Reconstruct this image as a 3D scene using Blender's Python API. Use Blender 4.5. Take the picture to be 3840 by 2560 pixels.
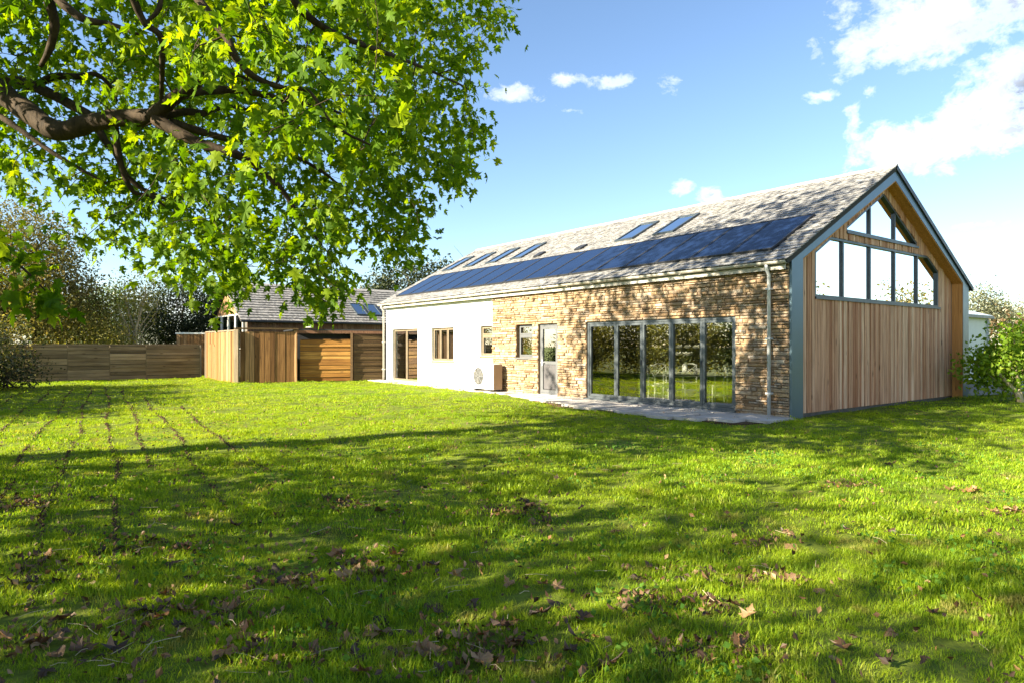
import bpy, math, random
import numpy as np
from mathutils import Vector, Matrix

random.seed(7)
RNG = np.random.default_rng(7)
for o in list(bpy.data.objects):
    bpy.data.objects.remove(o, do_unlink=True)
scene = bpy.context.scene
COL = scene.collection

# ------------------------------------------------------------------ camera
F, H, HZ, CX = 2469.0, 1.48, 1295.0, 1920.0          # pixels of a 3840 wide picture, eye height in metres
cam_data = bpy.data.cameras.new('camera')
cam_data.sensor_width = 36.0
cam_data.lens = 36.0 * F / 3840.0
cam_data.shift_y = (HZ - 1280.0) / 3840.0
cam_data.clip_start = 0.05
cam_data.clip_end = 3000.0
cam = bpy.data.objects.new('camera', cam_data)
COL.objects.link(cam)
cam.location = (0, 0, H)
cam.rotation_euler = (math.radians(90), 0, 0)
scene.camera = cam

# ------------------------------------------------------------------ light
SUN_AZ = math.radians(28.0)      # light travels towards +X, turned this much towards +Y
SUN_EL = math.radians(25.0)
TO_SUN = Vector((-math.cos(SUN_AZ) * math.cos(SUN_EL), -math.sin(SUN_AZ) * math.cos(SUN_EL), math.sin(SUN_EL)))
sun_data = bpy.data.lights.new('sun', 'SUN')
sun_data.energy = 5.0
sun_data.angle = math.radians(0.5)
sun_data.color = (1.0, 0.88, 0.66)
sun = bpy.data.objects.new('sun', sun_data)
COL.objects.link(sun)
sun.rotation_euler = (-TO_SUN).to_track_quat('-Z', 'Y').to_euler()
sun.location = (-30, -15, 20)

world = bpy.data.worlds.new('World')
scene.world = world
world.use_nodes = True
wn, wl = world.node_tree.nodes, world.node_tree.links
wn.clear()
def wnode(kind, **kw):
    n = wn.new(kind)
    for k, v in kw.items():
        setattr(n, k, v)
    return n
w_out = wnode('ShaderNodeOutputWorld')
w_bg = wnode('ShaderNodeBackground')
w_bg.inputs['Strength'].default_value = 0.053
sky = wnode('ShaderNodeTexSky', sky_type='NISHITA', sun_disc=False)
sky.sun_elevation = SUN_EL
sky.sun_rotation = math.atan2(TO_SUN.x, TO_SUN.y)
sky.altitude = 0.0
sky.air_density = 1.0
sky.dust_density = 0.3
sky.ozone_density = 2.9
w_co = wnode('ShaderNodeTexCoord')
def pix_dir(px, py):
    return Vector(((px - CX) / F, 1.0, (HZ - py) / F)).normalized()
# clouds: ellipsoids in direction space (centre pixel, half sizes in pixels, thickness), the first ones as seen in the picture,
# the others are added out of view, large and dense, to lift the shade
clouds = [(3200, 170, 130, 100, .8), (3360, 120, 190, 90, .9), (3560, 70, 200, 110, .95), (3700, 60, 130, 150, .75), (3790, 0, 130, 80, 1.0), (3480, 235, 130, 45, .55), (3690, 220, 110, 50, .55),
          (3810, 340, 190, 110, 1.0), (3640, 420, 150, 70, .75), (3660, 490, 210, 60, .85), (3400, 560, 150, 75, .95), (3330, 500, 90, 60, .7), (3200, 450, 45, 90, .6),
          (3270, 340, 50, 50, .5), (3090, 360, 110, 30, .36), (1940, 350, 110, 55, .62), (2120, 295, 110, 36, .45), (2290, 310, 120, 42, .5),
          (2520, 315, 90, 50, .45), (2560, 705, 60, 40, .6), (2670, 730, 80, 40, .64), (3740, 840, 300, 36, .12), (2130, 415, 90, 30, .32),
          (600, 1150, 900, 90, .5)]
cl = [(pix_dir(px, py), rx / F, ry / F, k) for px, py, rx, ry, k in clouds]
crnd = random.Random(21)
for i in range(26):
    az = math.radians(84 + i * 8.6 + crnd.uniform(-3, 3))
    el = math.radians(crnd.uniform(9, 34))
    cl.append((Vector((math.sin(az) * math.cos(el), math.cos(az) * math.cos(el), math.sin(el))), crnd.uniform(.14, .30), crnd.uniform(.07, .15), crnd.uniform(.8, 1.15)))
mx = None
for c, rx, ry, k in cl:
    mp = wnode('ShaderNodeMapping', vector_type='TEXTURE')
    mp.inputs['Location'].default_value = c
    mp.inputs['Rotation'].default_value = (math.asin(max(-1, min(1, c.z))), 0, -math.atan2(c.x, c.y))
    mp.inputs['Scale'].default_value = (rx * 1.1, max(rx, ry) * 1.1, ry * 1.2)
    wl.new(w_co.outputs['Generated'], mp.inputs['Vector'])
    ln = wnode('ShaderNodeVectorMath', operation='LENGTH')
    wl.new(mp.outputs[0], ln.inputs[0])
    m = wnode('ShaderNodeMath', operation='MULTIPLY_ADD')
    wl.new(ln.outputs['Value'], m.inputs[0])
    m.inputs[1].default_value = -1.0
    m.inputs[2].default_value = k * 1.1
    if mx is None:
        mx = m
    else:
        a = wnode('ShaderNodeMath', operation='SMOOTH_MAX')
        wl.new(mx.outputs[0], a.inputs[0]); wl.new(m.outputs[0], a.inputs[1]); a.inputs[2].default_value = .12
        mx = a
def wnoise(scale, detail, off, rough=.6):
    mp = wnode('ShaderNodeMapping')
    mp.inputs['Location'].default_value = off
    mp.inputs['Scale'].default_value = (1, 1, 1.35)
    wl.new(w_co.outputs['Generated'], mp.inputs['Vector'])
    n = wnode('ShaderNodeTexNoise')
    n.inputs['Scale'].default_value = scale
    n.inputs['Detail'].default_value = detail
    n.inputs['Roughness'].default_value = rough
    n.inputs['Distortion'].default_value = .3
    wl.new(mp.outputs[0], n.inputs['Vector'])
    return n
def wmath(op, a, b, c=None, clamp=False):
    m = wnode('ShaderNodeMath', operation=op, use_clamp=clamp)
    for i, v in enumerate((a, b, c)):
        if v is None: continue
        if hasattr(v, 'links'): wl.new(v, m.inputs[i])
        else: m.inputs[i].default_value = v
    return m.outputs[0]
nz = wnoise(13.0, 9, (3.1, 1.7, .4), .62)
nb = wnoise(5.5, 2, (7.3, .7, 2.4), .5)
nf_ = wnoise(48.0, 6, (1.3, 4.1, 2.2), .65)
dens = wmath('ADD', wmath('ADD', mx.outputs[0], wmath('MULTIPLY_ADD', nf_.outputs['Fac'], 1.5, -.75)), wmath('MULTIPLY_ADD', nz.outputs['Fac'], 2.4, -1.26))
alpha = wmath('MULTIPLY', wmath('SMOOTH_MIN', wmath('MULTIPLY', dens, .95, clamp=True), 1.0, .1), .97, clamp=True)
thick = wmath('MULTIPLY', wmath('SUBTRACT', dens, .35), 2.0, clamp=True)
grey = wmath('MULTIPLY', thick, wmath('MULTIPLY_ADD', nb.outputs['Fac'], 5.0, -1.85, clamp=True), clamp=True)
ccol = wnode('ShaderNodeMix', data_type='RGBA')
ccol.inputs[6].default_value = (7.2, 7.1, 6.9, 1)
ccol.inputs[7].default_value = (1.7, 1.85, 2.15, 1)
wl.new(grey, ccol.inputs[0])
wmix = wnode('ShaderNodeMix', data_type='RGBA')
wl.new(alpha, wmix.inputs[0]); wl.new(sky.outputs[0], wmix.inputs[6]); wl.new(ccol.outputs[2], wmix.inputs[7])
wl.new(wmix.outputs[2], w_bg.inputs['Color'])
wl.new(w_bg.outputs[0], w_out.inputs[0])

scene.view_settings.view_transform = 'Standard'
scene.view_settings.look = 'None'
scene.view_settings.gamma = 1.0
scene.view_settings.use_curve_mapping = False
scene.view_settings.exposure = 2.36
scene.render.engine = 'CYCLES'
cy = scene.cycles
cy.max_bounces = 7; cy.diffuse_bounces = 3; cy.glossy_bounces = 3; cy.transmission_bounces = 4; cy.transparent_max_bounces = 12
cy.caustics_reflective = False; cy.caustics_refractive = False
cy.sample_clamp_indirect = 6.0
cy.use_denoising = True
try:
    cy.denoiser = 'OPENIMAGEDENOISE'
except Exception:
    pass

# ------------------------------------------------------------------ helpers
C0 = Vector((5.54, 13.10)); W2 = Vector((-.6082, .7937)); S2 = Vector((.7937, .6082))
def hw(t, s, z=0.0):                     # house coordinates (along long wall, into house, up) -> world
    p = C0 + W2 * t + S2 * s
    return Vector((p.x, p.y, z))
def to_house(x, y):
    d = Vector((x, y)) - C0
    return d.dot(W2), d.dot(S2)
def at(px, py, Y):                       # the point of a picture pixel at a given distance
    return Vector(((px - CX) / F * Y, Y, H + (HZ - py) / F * Y))
def tag(o, label=None, cat=None, group=None, kind=None):
    if label: o['label'] = label
    if cat: o['category'] = cat
    if group: o['group'] = group
    if kind: o['kind'] = kind
    return o
def empty(name, loc=(0, 0, 0), rz=0.0):
    o = bpy.data.objects.new(name, None)
    o.empty_display_size = .2
    o.location = loc; o.rotation_euler = (0, 0, rz)
    COL.objects.link(o)
    return o
def np_mesh(name, V, Fc, rnd=None, smooth=False):
    V = np.asarray(V, dtype=np.float32); 
    me = bpy.data.meshes.new(name)
    if isinstance(Fc, np.ndarray):
        k = Fc.shape[1]; nf = Fc.shape[0]
        loops = Fc.astype(np.int32).ravel(); starts = np.arange(nf, dtype=np.int32) * k
    else:
        nf = len(Fc); lens = np.array([len(f) for f in Fc], dtype=np.int32)
        loops = np.concatenate([np.asarray(f, dtype=np.int32) for f in Fc]); starts = np.concatenate([[0], np.cumsum(lens)[:-1]]).astype(np.int32)
    me.vertices.add(len(V)); me.vertices.foreach_set('co', V.ravel())
    me.loops.add(len(loops)); me.loops.foreach_set('vertex_index', loops)
    me.polygons.add(nf); me.polygons.foreach_set('loop_start', starts)
    me.polygons.foreach_set('use_smooth', np.full(nf, bool(smooth)))
    if rnd is not None:
        a = me.attributes.new('rnd', 'FLOAT', 'FACE')
        a.data.foreach_set('value', np.asarray(rnd, dtype=np.float32))
    me.update(calc_edges=True)
    return me
def link_mesh(name, me, mat, parent=None):
    me.materials.append(mat)
    o = bpy.data.objects.new(name, me)
    COL.objects.link(o)
    o.parent = parent
    return o
class MB:
    """collects shapes; build() links them as one mesh object"""
    def __init__(self, house=False):
        self.V = []; self.F = []; self.R = []; self.house = house
    def add(self, vs, fs, rnd=None):
        b = len(self.V)
        r = random.random() if rnd is None else rnd
        self.V += [(-v[0], v[1], v[2]) for v in vs] if self.house else [tuple(v) for v in vs]
        for f in fs:
            self.F.append([b + i for i in (reversed(f) if self.house else f)]); self.R.append(r)
        return self
    def box(self, x0, x1, y0, y1, z0, z1, rnd=None, jit=0.0):
        if x0 > x1: x0, x1 = x1, x0
        if y0 > y1: y0, y1 = y1, y0
        if z0 > z1: z0, z1 = z1, z0
        vs = [(x, y, z) for z in (z0, z1) for y in (y0, y1) for x in (x0, x1)]
        if jit: vs = [tuple(c + random.uniform(-jit, jit) for c in v) for v in vs]
        return self.add(vs, [(0, 2, 3, 1), (4, 5, 7, 6), (0, 1, 5, 4), (2, 6, 7, 3), (0, 4, 6, 2), (1, 3, 7, 5)], rnd)
    def bbox(self, x0, x1, y0, y1, z0, z1, b=.006, rnd=None):
        """box with chamfered long edges on its front (low y) side"""
        vs = []
        for y, i in ((y0, b), (y0 + b, 0), (y1, 0)):
            vs += [(x0 + i, y, z0 + i), (x1 - i, y, z0 + i), (x1 - i, y, z1 - i), (x0 + i, y, z1 - i)]
        fs = [(0, 1, 2, 3), (11, 10, 9, 8)]
        for r in (0, 4):
            for i in range(4):
                j = (i + 1) % 4
                fs.append((r + i, r + 4 + i, r + 4 + j, r + j))
        return self.add(vs, fs, rnd)
    def ring(self, t0, t1, z0, z1, w, s0, s1):
        self.box(t0, t0 + w, s0, s1, z0, z1); self.box(t1 - w, t1, s0, s1, z0, z1)
        self.box(t0 + w, t1 - w, s0, s1, z0, z0 + w); self.box(t0 + w, t1 - w, s0, s1, z1 - w, z1)
        return self
    def prism(self, poly, ext, rnd=None):
        n = len(poly); e = Vector(ext)
        vs = [tuple(p) for p in poly] + [tuple(Vector(p) + e) for p in poly]
        fs = [tuple(range(n)), tuple(reversed(range(n, 2 * n)))] + [(i, n + i, n + (i + 1) % n, (i + 1) % n) for i in range(n)]
        return self.add(vs, fs, rnd)
    def tube(self, pts, rad, n=8, cap=True, rnd=None):
        pts = [Vector(p) for p in pts]; m = len(pts); vs = []; fs = []
        up = Vector((0, 0, 1)); prev = None
        for i, p in enumerate(pts):
            d = (pts[min(i + 1, m - 1)] - pts[max(i - 1, 0)])
            d = d.normalized() if d.length > 1e-9 else Vector((0, 0, 1))
            if prev is None:
                a = d.cross(up if abs(d.z) < .95 else Vector((1, 0, 0))).normalized()
            else:
                a = (prev - d * prev.dot(d)); a = a.normalized() if a.length > 1e-6 else d.orthogonal().normalized()
            prev = a; b = d.cross(a)
            r = rad[i] if hasattr(rad, '__len__') else rad
            for k in range(n):
                g = 2 * math.pi * k / n
                vs.append(tuple(p + a * (r * math.cos(g)) + b * (r * math.sin(g))))
        for i in range(m - 1):
            for k in range(n):
                k2 = (k + 1) % n
                fs.append((i * n + k, i * n + k2, (i + 1) * n + k2, (i + 1) * n + k))
        if cap:
            fs.append(tuple(reversed(range(n)))); fs.append(tuple(range((m - 1) * n, m * n)))
        return self.add(vs, fs, rnd)
    def build(self, name, mat, parent=None, smooth=False):
        return link_mesh(name, np_mesh(name, self.V, self.F, self.R, smooth), mat, parent)

# ------------------------------------------------------------------ materials
def base_mat(name):
    m = bpy.data.materials.new(name); m.use_nodes = True
    nt = m.node_tree
    return m, nt, nt.nodes['Principled BSDF']
def nd(nt, kind, **kw):
    n = nt.nodes.new(kind)
    for k, v in kw.items(): setattr(n, k, v)
    return n
def setin(nt, sock, v):
    if hasattr(v, 'is_linked'): nt.links.new(v, sock)
    else: sock.default_value = v
def fm(nt, op, a, b=0.0, c=None, clamp=False):
    n = nd(nt, 'ShaderNodeMath', operation=op, use_clamp=clamp)
    setin(nt, n.inputs[0], a); setin(nt, n.inputs[1], b)
    if c is not None: setin(nt, n.inputs[2], c)
    return n.outputs[0]
def rnd_val(nt):                                     # a random number of each piece (face attribute) and object
    a = nd(nt, 'ShaderNodeAttribute', attribute_name='rnd')
    o = nd(nt, 'ShaderNodeObjectInfo')
    return fm(nt, 'FRACT', fm(nt, 'ADD', a.outputs['Fac'], o.outputs['Random']))
def coords(nt, scale=(1, 1, 1), rnd=None, kind='Object'):
    tc = nd(nt, 'ShaderNodeTexCoord')
    mp = nd(nt, 'ShaderNodeMapping')
    mp.inputs['Scale'].default_value = scale
    if kind == 'World':
        g = nd(nt, 'ShaderNodeNewGeometry'); src = g.outputs['Position']
    else:
        src = tc.outputs[kind]
    if rnd is not None:
        ad = nd(nt, 'ShaderNodeVectorMath', operation='ADD')
        cb = nd(nt, 'ShaderNodeCombineXYZ')
        v = fm(nt, 'MULTIPLY', rnd, 37.0)
        for i in range(3): nt.links.new(v, cb.inputs[i])
        nt.links.new(src, ad.inputs[0]); nt.links.new(cb.outputs[0], ad.inputs[1]); src = ad.outputs[0]
    nt.links.new(src, mp.inputs['Vector'])
    return mp.outputs[0]
def noise(nt, vec, scale=1.0, detail=4, rough=.6, dist=0.0):
    n = nd(nt, 'ShaderNodeTexNoise')
    n.inputs['Scale'].default_value = scale; n.inputs['Detail'].default_value = detail
    n.inputs['Roughness'].default_value = rough; n.inputs['Distortion'].default_value = dist
    nt.links.new(vec, n.inputs['Vector'])
    return n.outputs['Fac']
def ramp(nt, fac, stops, interp='LINEAR'):
    r = nd(nt, 'ShaderNodeValToRGB'); r.color_ramp.interpolation = interp
    e = r.color_ramp.elements
    while len(e) < len(stops): e.new(.5)
    for i, (p, c) in enumerate(stops):
        e[i].position = p; e[i].color = (*c, 1)
    setin(nt, r.inputs[0], fac)
    return r.outputs[0]
def mixc(nt, fac, a, b, mode='MIX'):
    n = nd(nt, 'ShaderNodeMix', data_type='RGBA', blend_type=mode)
    setin(nt, n.inputs[0], fac)
    setin(nt, n.inputs[6], a if hasattr(a, 'is_linked') else (*a, 1)); setin(nt, n.inputs[7], b if hasattr(b, 'is_linked') else (*b, 1))
    return n.outputs[2]
def bump(nt, bs, h, strength=.4, dist=.01):
    b = nd(nt, 'ShaderNodeBump'); b.inputs['Strength'].default_value = strength; b.inputs['Distance'].default_value = dist
    nt.links.new(h, b.inputs['Height']); nt.links.new(b.outputs[0], bs.inputs['Normal'])
def spec(bs, rough, s=.4, metal=0.0):
    bs.inputs['Roughness'].default_value = rough
    bs.inputs['Specular IOR Level'].default_value = s
    bs.inputs['Metallic'].default_value = metal

def wood_mat(name, cols, grain, dark=.45, spread=.5):
    """weathered timber; cols from dark to light across boards, grain = scale vector (long axis small)"""
    m, nt, bs = base_mat(name)
    r = rnd_val(nt)
    v = coords(nt, grain, r)
    n1 = noise(nt, v, 1.0, 6, .65, .4)
    n2 = noise(nt, coords(nt, (.9, .9, .9)), 1.0, 3, .5)
    base = ramp(nt, fm(nt, 'MULTIPLY_ADD', r, spread, fm(nt, 'MULTIPLY', n2, 1 - spread)), [(i / (len(cols) - 1) * .8 + .1, c) for i, c in enumerate(cols)])
    c = mixc(nt, ramp(nt, n1, [(.38, (1, 1, 1)), (.62, (0, 0, 0))]), base, (dark, dark * .93, dark * .85), 'MULTIPLY')
    # knots
    vk = nd(nt, 'ShaderNodeTexVoronoi'); vk.inputs['Scale'].default_value = 1.0
    nt.links.new(coords(nt, tuple(5.5 if g > 5 else 1.3 for g in grain), r), vk.inputs['Vector'])
    c = mixc(nt, ramp(nt, vk.outputs['Distance'], [(.05, (.85, .85, .85)), (.13, (0, 0, 0))]), c, (.05, .025, .012))
    nt.links.new(c, bs.inputs['Base Color'])
    spec(bs, .72, .25)
    bump(nt, bs, n1, .5, .004)
    return m
def plain_mat(name, col, rough=.6, s=.4, metal=0.0, var=.12, scale=6.0, bmp=.0, dirt=None):
    m, nt, bs = base_mat(name)
    n = noise(nt, coords(nt, (scale,) * 3), 1.0, 5, .6)
    hi = tuple(min(1, c * (1 + var)) for c in col); lo = tuple(c * (1 - var) for c in col)
    c = ramp(nt, n, [(.3, lo), (.7, hi)])
    if dirt:
        n3 = noise(nt, coords(nt, (scale * .4, scale * .4, scale * .12)), 1.0, 4, .6)
        c = mixc(nt, ramp(nt, n3, [(.5, (0, 0, 0)), (.75, (.8, .8, .8))]), c, dirt)
    nt.links.new(c, bs.inputs['Base Color'])
    spec(bs, rough, s, metal)
    rr = ramp(nt, n, [(.3, (rough * .85,) * 3), (.7, (min(1, rough * 1.15),) * 3)])
    nt.links.new(rr, bs.inputs['Roughness'])
    if bmp: bump(nt, bs, n, bmp, .01)
    return m
def glass_mat(name, refl, tint, f_ior=1.5):
    m, nt, bs = base_mat(name)
    nt.nodes.remove(bs)
    out = nt.nodes['Material Output']
    tr = nd(nt, 'ShaderNodeBsdfTransparent'); tr.inputs[0].default_value = (*tint, 1)
    gl = nd(nt, 'ShaderNodeBsdfGlossy'); gl.inputs['Roughness'].default_value = .004; gl.inputs['Color'].default_value = (.96, .98, 1, 1)
    fr = nd(nt, 'ShaderNodeFresnel'); fr.inputs[0].default_value = f_ior
    # slight waviness of real panes
    n = noise(nt, coords(nt, (1.1, 1.1, .8)), 1.0, 1, .4)
    b = nd(nt, 'ShaderNodeBump'); b.inputs['Strength'].default_value = .03; b.inputs['Distance'].default_value = .003
    nt.links.new(n, b.inputs['Height']); nt.links.new(b.outputs[0], gl.inputs['Normal'])
    f = fm(nt, 'ADD', fm(nt, 'MULTIPLY', fr.outputs[0], 1 - refl), refl, clamp=True)
    mx = nd(nt, 'ShaderNodeMixShader')
    nt.links.new(f, mx.inputs[0]); nt.links.new(tr.outputs[0], mx.inputs[1]); nt.links.new(gl.outputs[0], mx.inputs[2])
    nt.links.new(mx.outputs[0], out.inputs[0])
    return m
def leaf_mat(name, stops, trans=.5, tint=(1.0, 1.15, .35), rough=.45, clump=.35, gloss=.06):
    """leaf: diffuse front, light passing through from behind; stops over the random number of a leaf"""
    m, nt, bs = base_mat(name)
    nt.nodes.remove(bs)
    out = nt.nodes['Material Output']
    r = rnd_val(nt)
    n = noise(nt, coords(nt, (.55, .55, .55), kind='World'), 1.0, 2, .5)
    f = fm(nt, 'ADD', fm(nt, 'MULTIPLY', r, 1 - clump), fm(nt, 'MULTIPLY', n, clump))
    c = ramp(nt, f, stops)
    df = nd(nt, 'ShaderNodeBsdfDiffuse'); nt.links.new(c, df.inputs[0])
    tl = nd(nt, 'ShaderNodeBsdfTranslucent')
    ct = mixc(nt, 1.0, c, tint, 'MULTIPLY'); nt.links.new(ct, tl.inputs[0])
    m1 = nd(nt, 'ShaderNodeMixShader'); m1.inputs[0].default_value = trans
    nt.links.new(df.outputs[0], m1.inputs[1]); nt.links.new(tl.outputs[0], m1.inputs[2])
    gl = nd(nt, 'ShaderNodeBsdfGlossy'); gl.inputs['Roughness'].default_value = rough
    m2 = nd(nt, 'ShaderNodeMixShader'); m2.inputs[0].default_value = gloss
    nt.links.new(m1.outputs[0], m2.inputs[1]); nt.links.new(gl.outputs[0], m2.inputs[2])
    nt.links.new(m2.outputs[0], out.inputs[0])
    return m
def bark_mat(name, c1, c2):
    m, nt, bs = base_mat(name)
    n = noise(nt, coords(nt, (14, 14, 5)), 1.0, 6, .7, .6)
    nt.links.new(ramp(nt, n, [(.35, c1), (.65, c2)]), bs.inputs['Base Color'])
    spec(bs, .85, .2); bump(nt, bs, n, .8, .015)
    return m
def stone_mat():
    m, nt, bs = base_mat('stone_masonry')
    r = rnd_val(nt)
    n = noise(nt, coords(nt, (9, 9, 14), r), 1.0, 6, .65)
    n2 = noise(nt, coords(nt, (.8, .8, .8)), 1.0, 3, .5)
    c = ramp(nt, r, [(.0, (0.378, 0.312, 0.228)), (.14, (0.262, 0.171, 0.098)), (.28, (0.421, 0.370, 0.304)), (.42, (0.167, 0.115, 0.071)), (.56, (0.368, 0.265, 0.154)), (.70, (0.241, 0.194, 0.152)), (.86, (0.421, 0.335, 0.228)), (1, (0.294, 0.194, 0.102))])
    c = mixc(nt, ramp(nt, n, [(.35, (0.600, 0.585, 0.600)), (.6, (0, 0, 0))]), c, (.20, .11, .05))
    c = mixc(nt, ramp(nt, n2, [(.5, (0, 0, 0)), (.75, (0.360, 0.351, 0.360))]), c, (.40, .32, .22))
    nt.links.new(c, bs.inputs['Base Color']); spec(bs, .85, .2); bump(nt, bs, n, .9, .02)
    return m
def slate_mat(name, cols):
    m, nt, bs = base_mat(name)
    r = rnd_val(nt)
    n = noise(nt, coords(nt, (7, 7, 7), r), 1.0, 6, .68)
    c = ramp(nt, r, [(i / (len(cols) - 1), c) for i, c in enumerate(cols)])
    c = mixc(nt, ramp(nt, n, [(.40, (.85, .85, .85)), (.56, (0, 0, 0))]), c, (.075, .072, .07))
    n4 = noise(nt, coords(nt, (2.2, 2.2, 2.2)), 1.0, 5, .7)
    c = mixc(nt, ramp(nt, n4, [(.58, (0, 0, 0)), (.66, (.6, .6, .6))]), c, (.20, .19, .15))
    nt.links.new(c, bs.inputs['Base Color']); spec(bs, .6, .4); bump(nt, bs, n, .6, .008)
    return m
M = {}
M['stone'] = stone_mat()
M['mortar'] = plain_mat('lime_mortar', (.22, .15, .09), .95, .1, 0, .3, 14, .6)
M['render'] = plain_mat('white_render', (.80, .80, .78), .85, .2, 0, .03, 3, .12)
M['slate'] = slate_mat('roof_slate', [(.265, .265, .262), (.215, .217, .22), (.305, .303, .30), (.175, .176, .18), (.285, .283, .275)])
M['slate_barn'] = slate_mat('weathered_slate', [(.27, .265, .255), (.22, .218, .21), (.31, .30, .29), (.25, .245, .235)])
M['ridge'] = plain_mat('ridge_tile', (.30, .29, .28), .8, .3, 0, .3, 9, .4)
M['deck'] = plain_mat('roof_underlay', (.05, .05, .05), .9, .1)
M['metal_blue'] = plain_mat('blue_grey_cladding', (.075, .125, .165), .36, .5, .4, .06, 1.5)
M['frame_grey'] = plain_mat('grey_aluminium', (.085, .10, .112), .38, .5, .35, .08, 3)
M['frame_dark'] = plain_mat('anthracite_aluminium', (.045, .06, .072), .4, .5, .2, .1, 3)
M['frame_brown'] = plain_mat('taupe_frame', (.17, .135, .09), .5, .4, 0, .15, 4)
M['upvc'] = plain_mat('grey_white_plastic', (.105, .11, .118), .4, .5, 0, .06, 4)
M['gutter'] = plain_mat('gutter_plastic', (.42, .40, .36), .45, .5, 0, .15, 3, 0, (.22, .2, .16))
M['pipe'] = plain_mat('downpipe_metal', (.50, .52, .54), .42, .5, .1, .08, 3)
M['black'] = plain_mat('black_metal', (.022, .024, .028), .45, .4, 0, .2, 4)
M['plinth'] = plain_mat('dark_plinth', (.10, .095, .085), .9, .2, 0, .3, 6, .3)
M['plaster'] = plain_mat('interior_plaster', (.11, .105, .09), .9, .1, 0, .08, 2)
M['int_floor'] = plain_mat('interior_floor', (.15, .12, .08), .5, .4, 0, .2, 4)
M['glass'] = glass_mat('door_glass', .17, (.92, .94, .92))
M['glass_gable'] = glass_mat('gable_glass', .32, (.25, .28, .3), 1.5)
M['glass_sky'] = glass_mat('rooflight_glass', .62, (.2, .22, .25), 1.5)
M['glass_dark'] = glass_mat('dark_glass', .55, (.35, .36, .33))
M['clad'] = wood_mat('larch_cladding', [(.42, .195, .10), (.66, .395, .245), (.53, .28, .155), (.78, .54, .37)], (26, 26, .9), .5, .85)
M['clad_sunlit'] = wood_mat('sunlit_larch', [(.55, .26, .08), (.62, .31, .10)], (26, 26, .9), .7, .6)  # sunlit orange of the right reveal put into the board colour
M['fence_v'] = wood_mat('vertical_fence_board', [(.17, .085, .03), (.33, .18, .07), (.24, .12, .04), (.38, .23, .11)], (24, 24, .9), .5, .85)
M['fence_h'] = wood_mat('grey_brown_fence_board', [(.085, .06, .032), (.33, .245, .14), (.15, .11, .06), (.44, .33, .195)], (.9, .9, 26), .6, .75)
M['gold_h'] = wood_mat('golden_board', [(.17, .072, .012), (.45, .235, .055), (.24, .11, .02), (.54, .31, .085)], (.9, .9, 26), .55, .75)
M['dark_h'] = wood_mat('dark_stained_board', [(.055, .032, .014), (.09, .055, .022), (.12, .08, .035), (.07, .04, .018)], (.9, .9, 26), .6, .75)
M['barn_v'] = wood_mat('barn_board', [(.10, .055, .032), (.17, .09, .055), (.13, .08, .05), (.20, .12, .075)], (24, 24, .9), .6, .75)
M['post'] = wood_mat('grey_post', [(.20, .16, .11), (.27, .22, .15)], (24, 24, .9), .6, .6)
M['casing'] = plain_mat('white_steel_casing', (.78, .78, .76), .4, .4, 0, .03, 2)
M['casing_shaded'] = plain_mat('shaded_steel_casing', (.30, .21, .14), .5, .4, 0, .1, 3)  # end face of the white casing, its brown shade put into the colour
M['white_paint'] = plain_mat('white_paint', (.80, .79, .74), .4, .5, 0, .04, 3)
M['petal'] = plain_mat('white_petal', (.82, .80, .72), .6, .3, 0, .05, 9)
M['stemgreen'] = plain_mat('green_stem', (.10, .16, .05), .6, .3)
M['paving'] = plain_mat('concrete_slab', (.44, .41, .38), .9, .2, 0, .22, 5, .4, (.20, .18, .15))
M['concrete'] = plain_mat('grey_concrete', (.30, .31, .33), .9, .2, 0, .15, 3, .3)
M['shed_wall'] = plain_mat('pale_painted_wall', (.66, .71, .70), .7, .3, 0, .05, 2)
M['shed_roof'] = plain_mat('pale_metal_roof', (.52, .60, .66), .45, .5, .2, .06, 2)
M['bark'] = bark_mat('maple_bark', (.018, .012, .007), (.062, .042, .024))
M['bark_pale'] = bark_mat('pale_bark', (.28, .23, .14), (.52, .45, .30))
M['bark_dark'] = bark_mat('dark_bark', (.03, .022, .016), (.09, .065, .045))
M['maple'] = leaf_mat('maple_leaf', [(.0, (.032, .078, .003)), (.3, (.075, .16, .005)), (.55, (.135, .24, .007)), (.8, (.22, .31, .010)), (.93, (.27, .33, .010)), (1, (.46, .37, .02))], .58, (1.35, 1.22, .22), .6, .35, .008)
M['leaf_brown'] = leaf_mat('autumn_leaf', [(.1, (.045, .058, .014)), (.4, (.11, .115, .028)), (.65, (.18, .155, .05)), (.9, (.27, .20, .09))], .42, (1.1, 1.02, .45), .6, .5, .01)
M['leaf_yellow'] = leaf_mat('yellow_green_leaf', [(.1, (.17, .18, .035)), (.5, (.30, .28, .07)), (.9, (.43, .36, .13))], .45, (1.1, 1.05, .4), .6, .35, .01)
M['leaf_dark'] = leaf_mat('evergreen_leaf', [(.1, (0.013, 0.022, 0.009)), (.5, (0.029, 0.044, 0.014)), (.9, (0.058, 0.072, 0.023))], .25, (1, 1.1, .4), .5, .35, .03)
M['leaf_mid'] = leaf_mat('mid_green_leaf', [(.1, (0.057, 0.084, 0.022)), (.5, (0.096, 0.141, 0.032)), (.9, (0.168, 0.214, 0.057))], .42, (1.05, 1.15, .35))
M['leaf_fig'] = leaf_mat('bright_green_leaf', [(.1, (0.090, 0.180, 0.013)), (.5, (0.168, 0.292, 0.019)), (.9, (0.304, 0.405, 0.033))], .5, (1.3, 1.25, .25), .5, .35, .015)
M['leaf_grey'] = leaf_mat('grey_green_leaf', [(.1, (0.081, 0.095, 0.054)), (.5, (0.135, 0.149, 0.081)), (.9, (0.216, 0.216, 0.126))], .35, (1, 1.05, .5))
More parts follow.
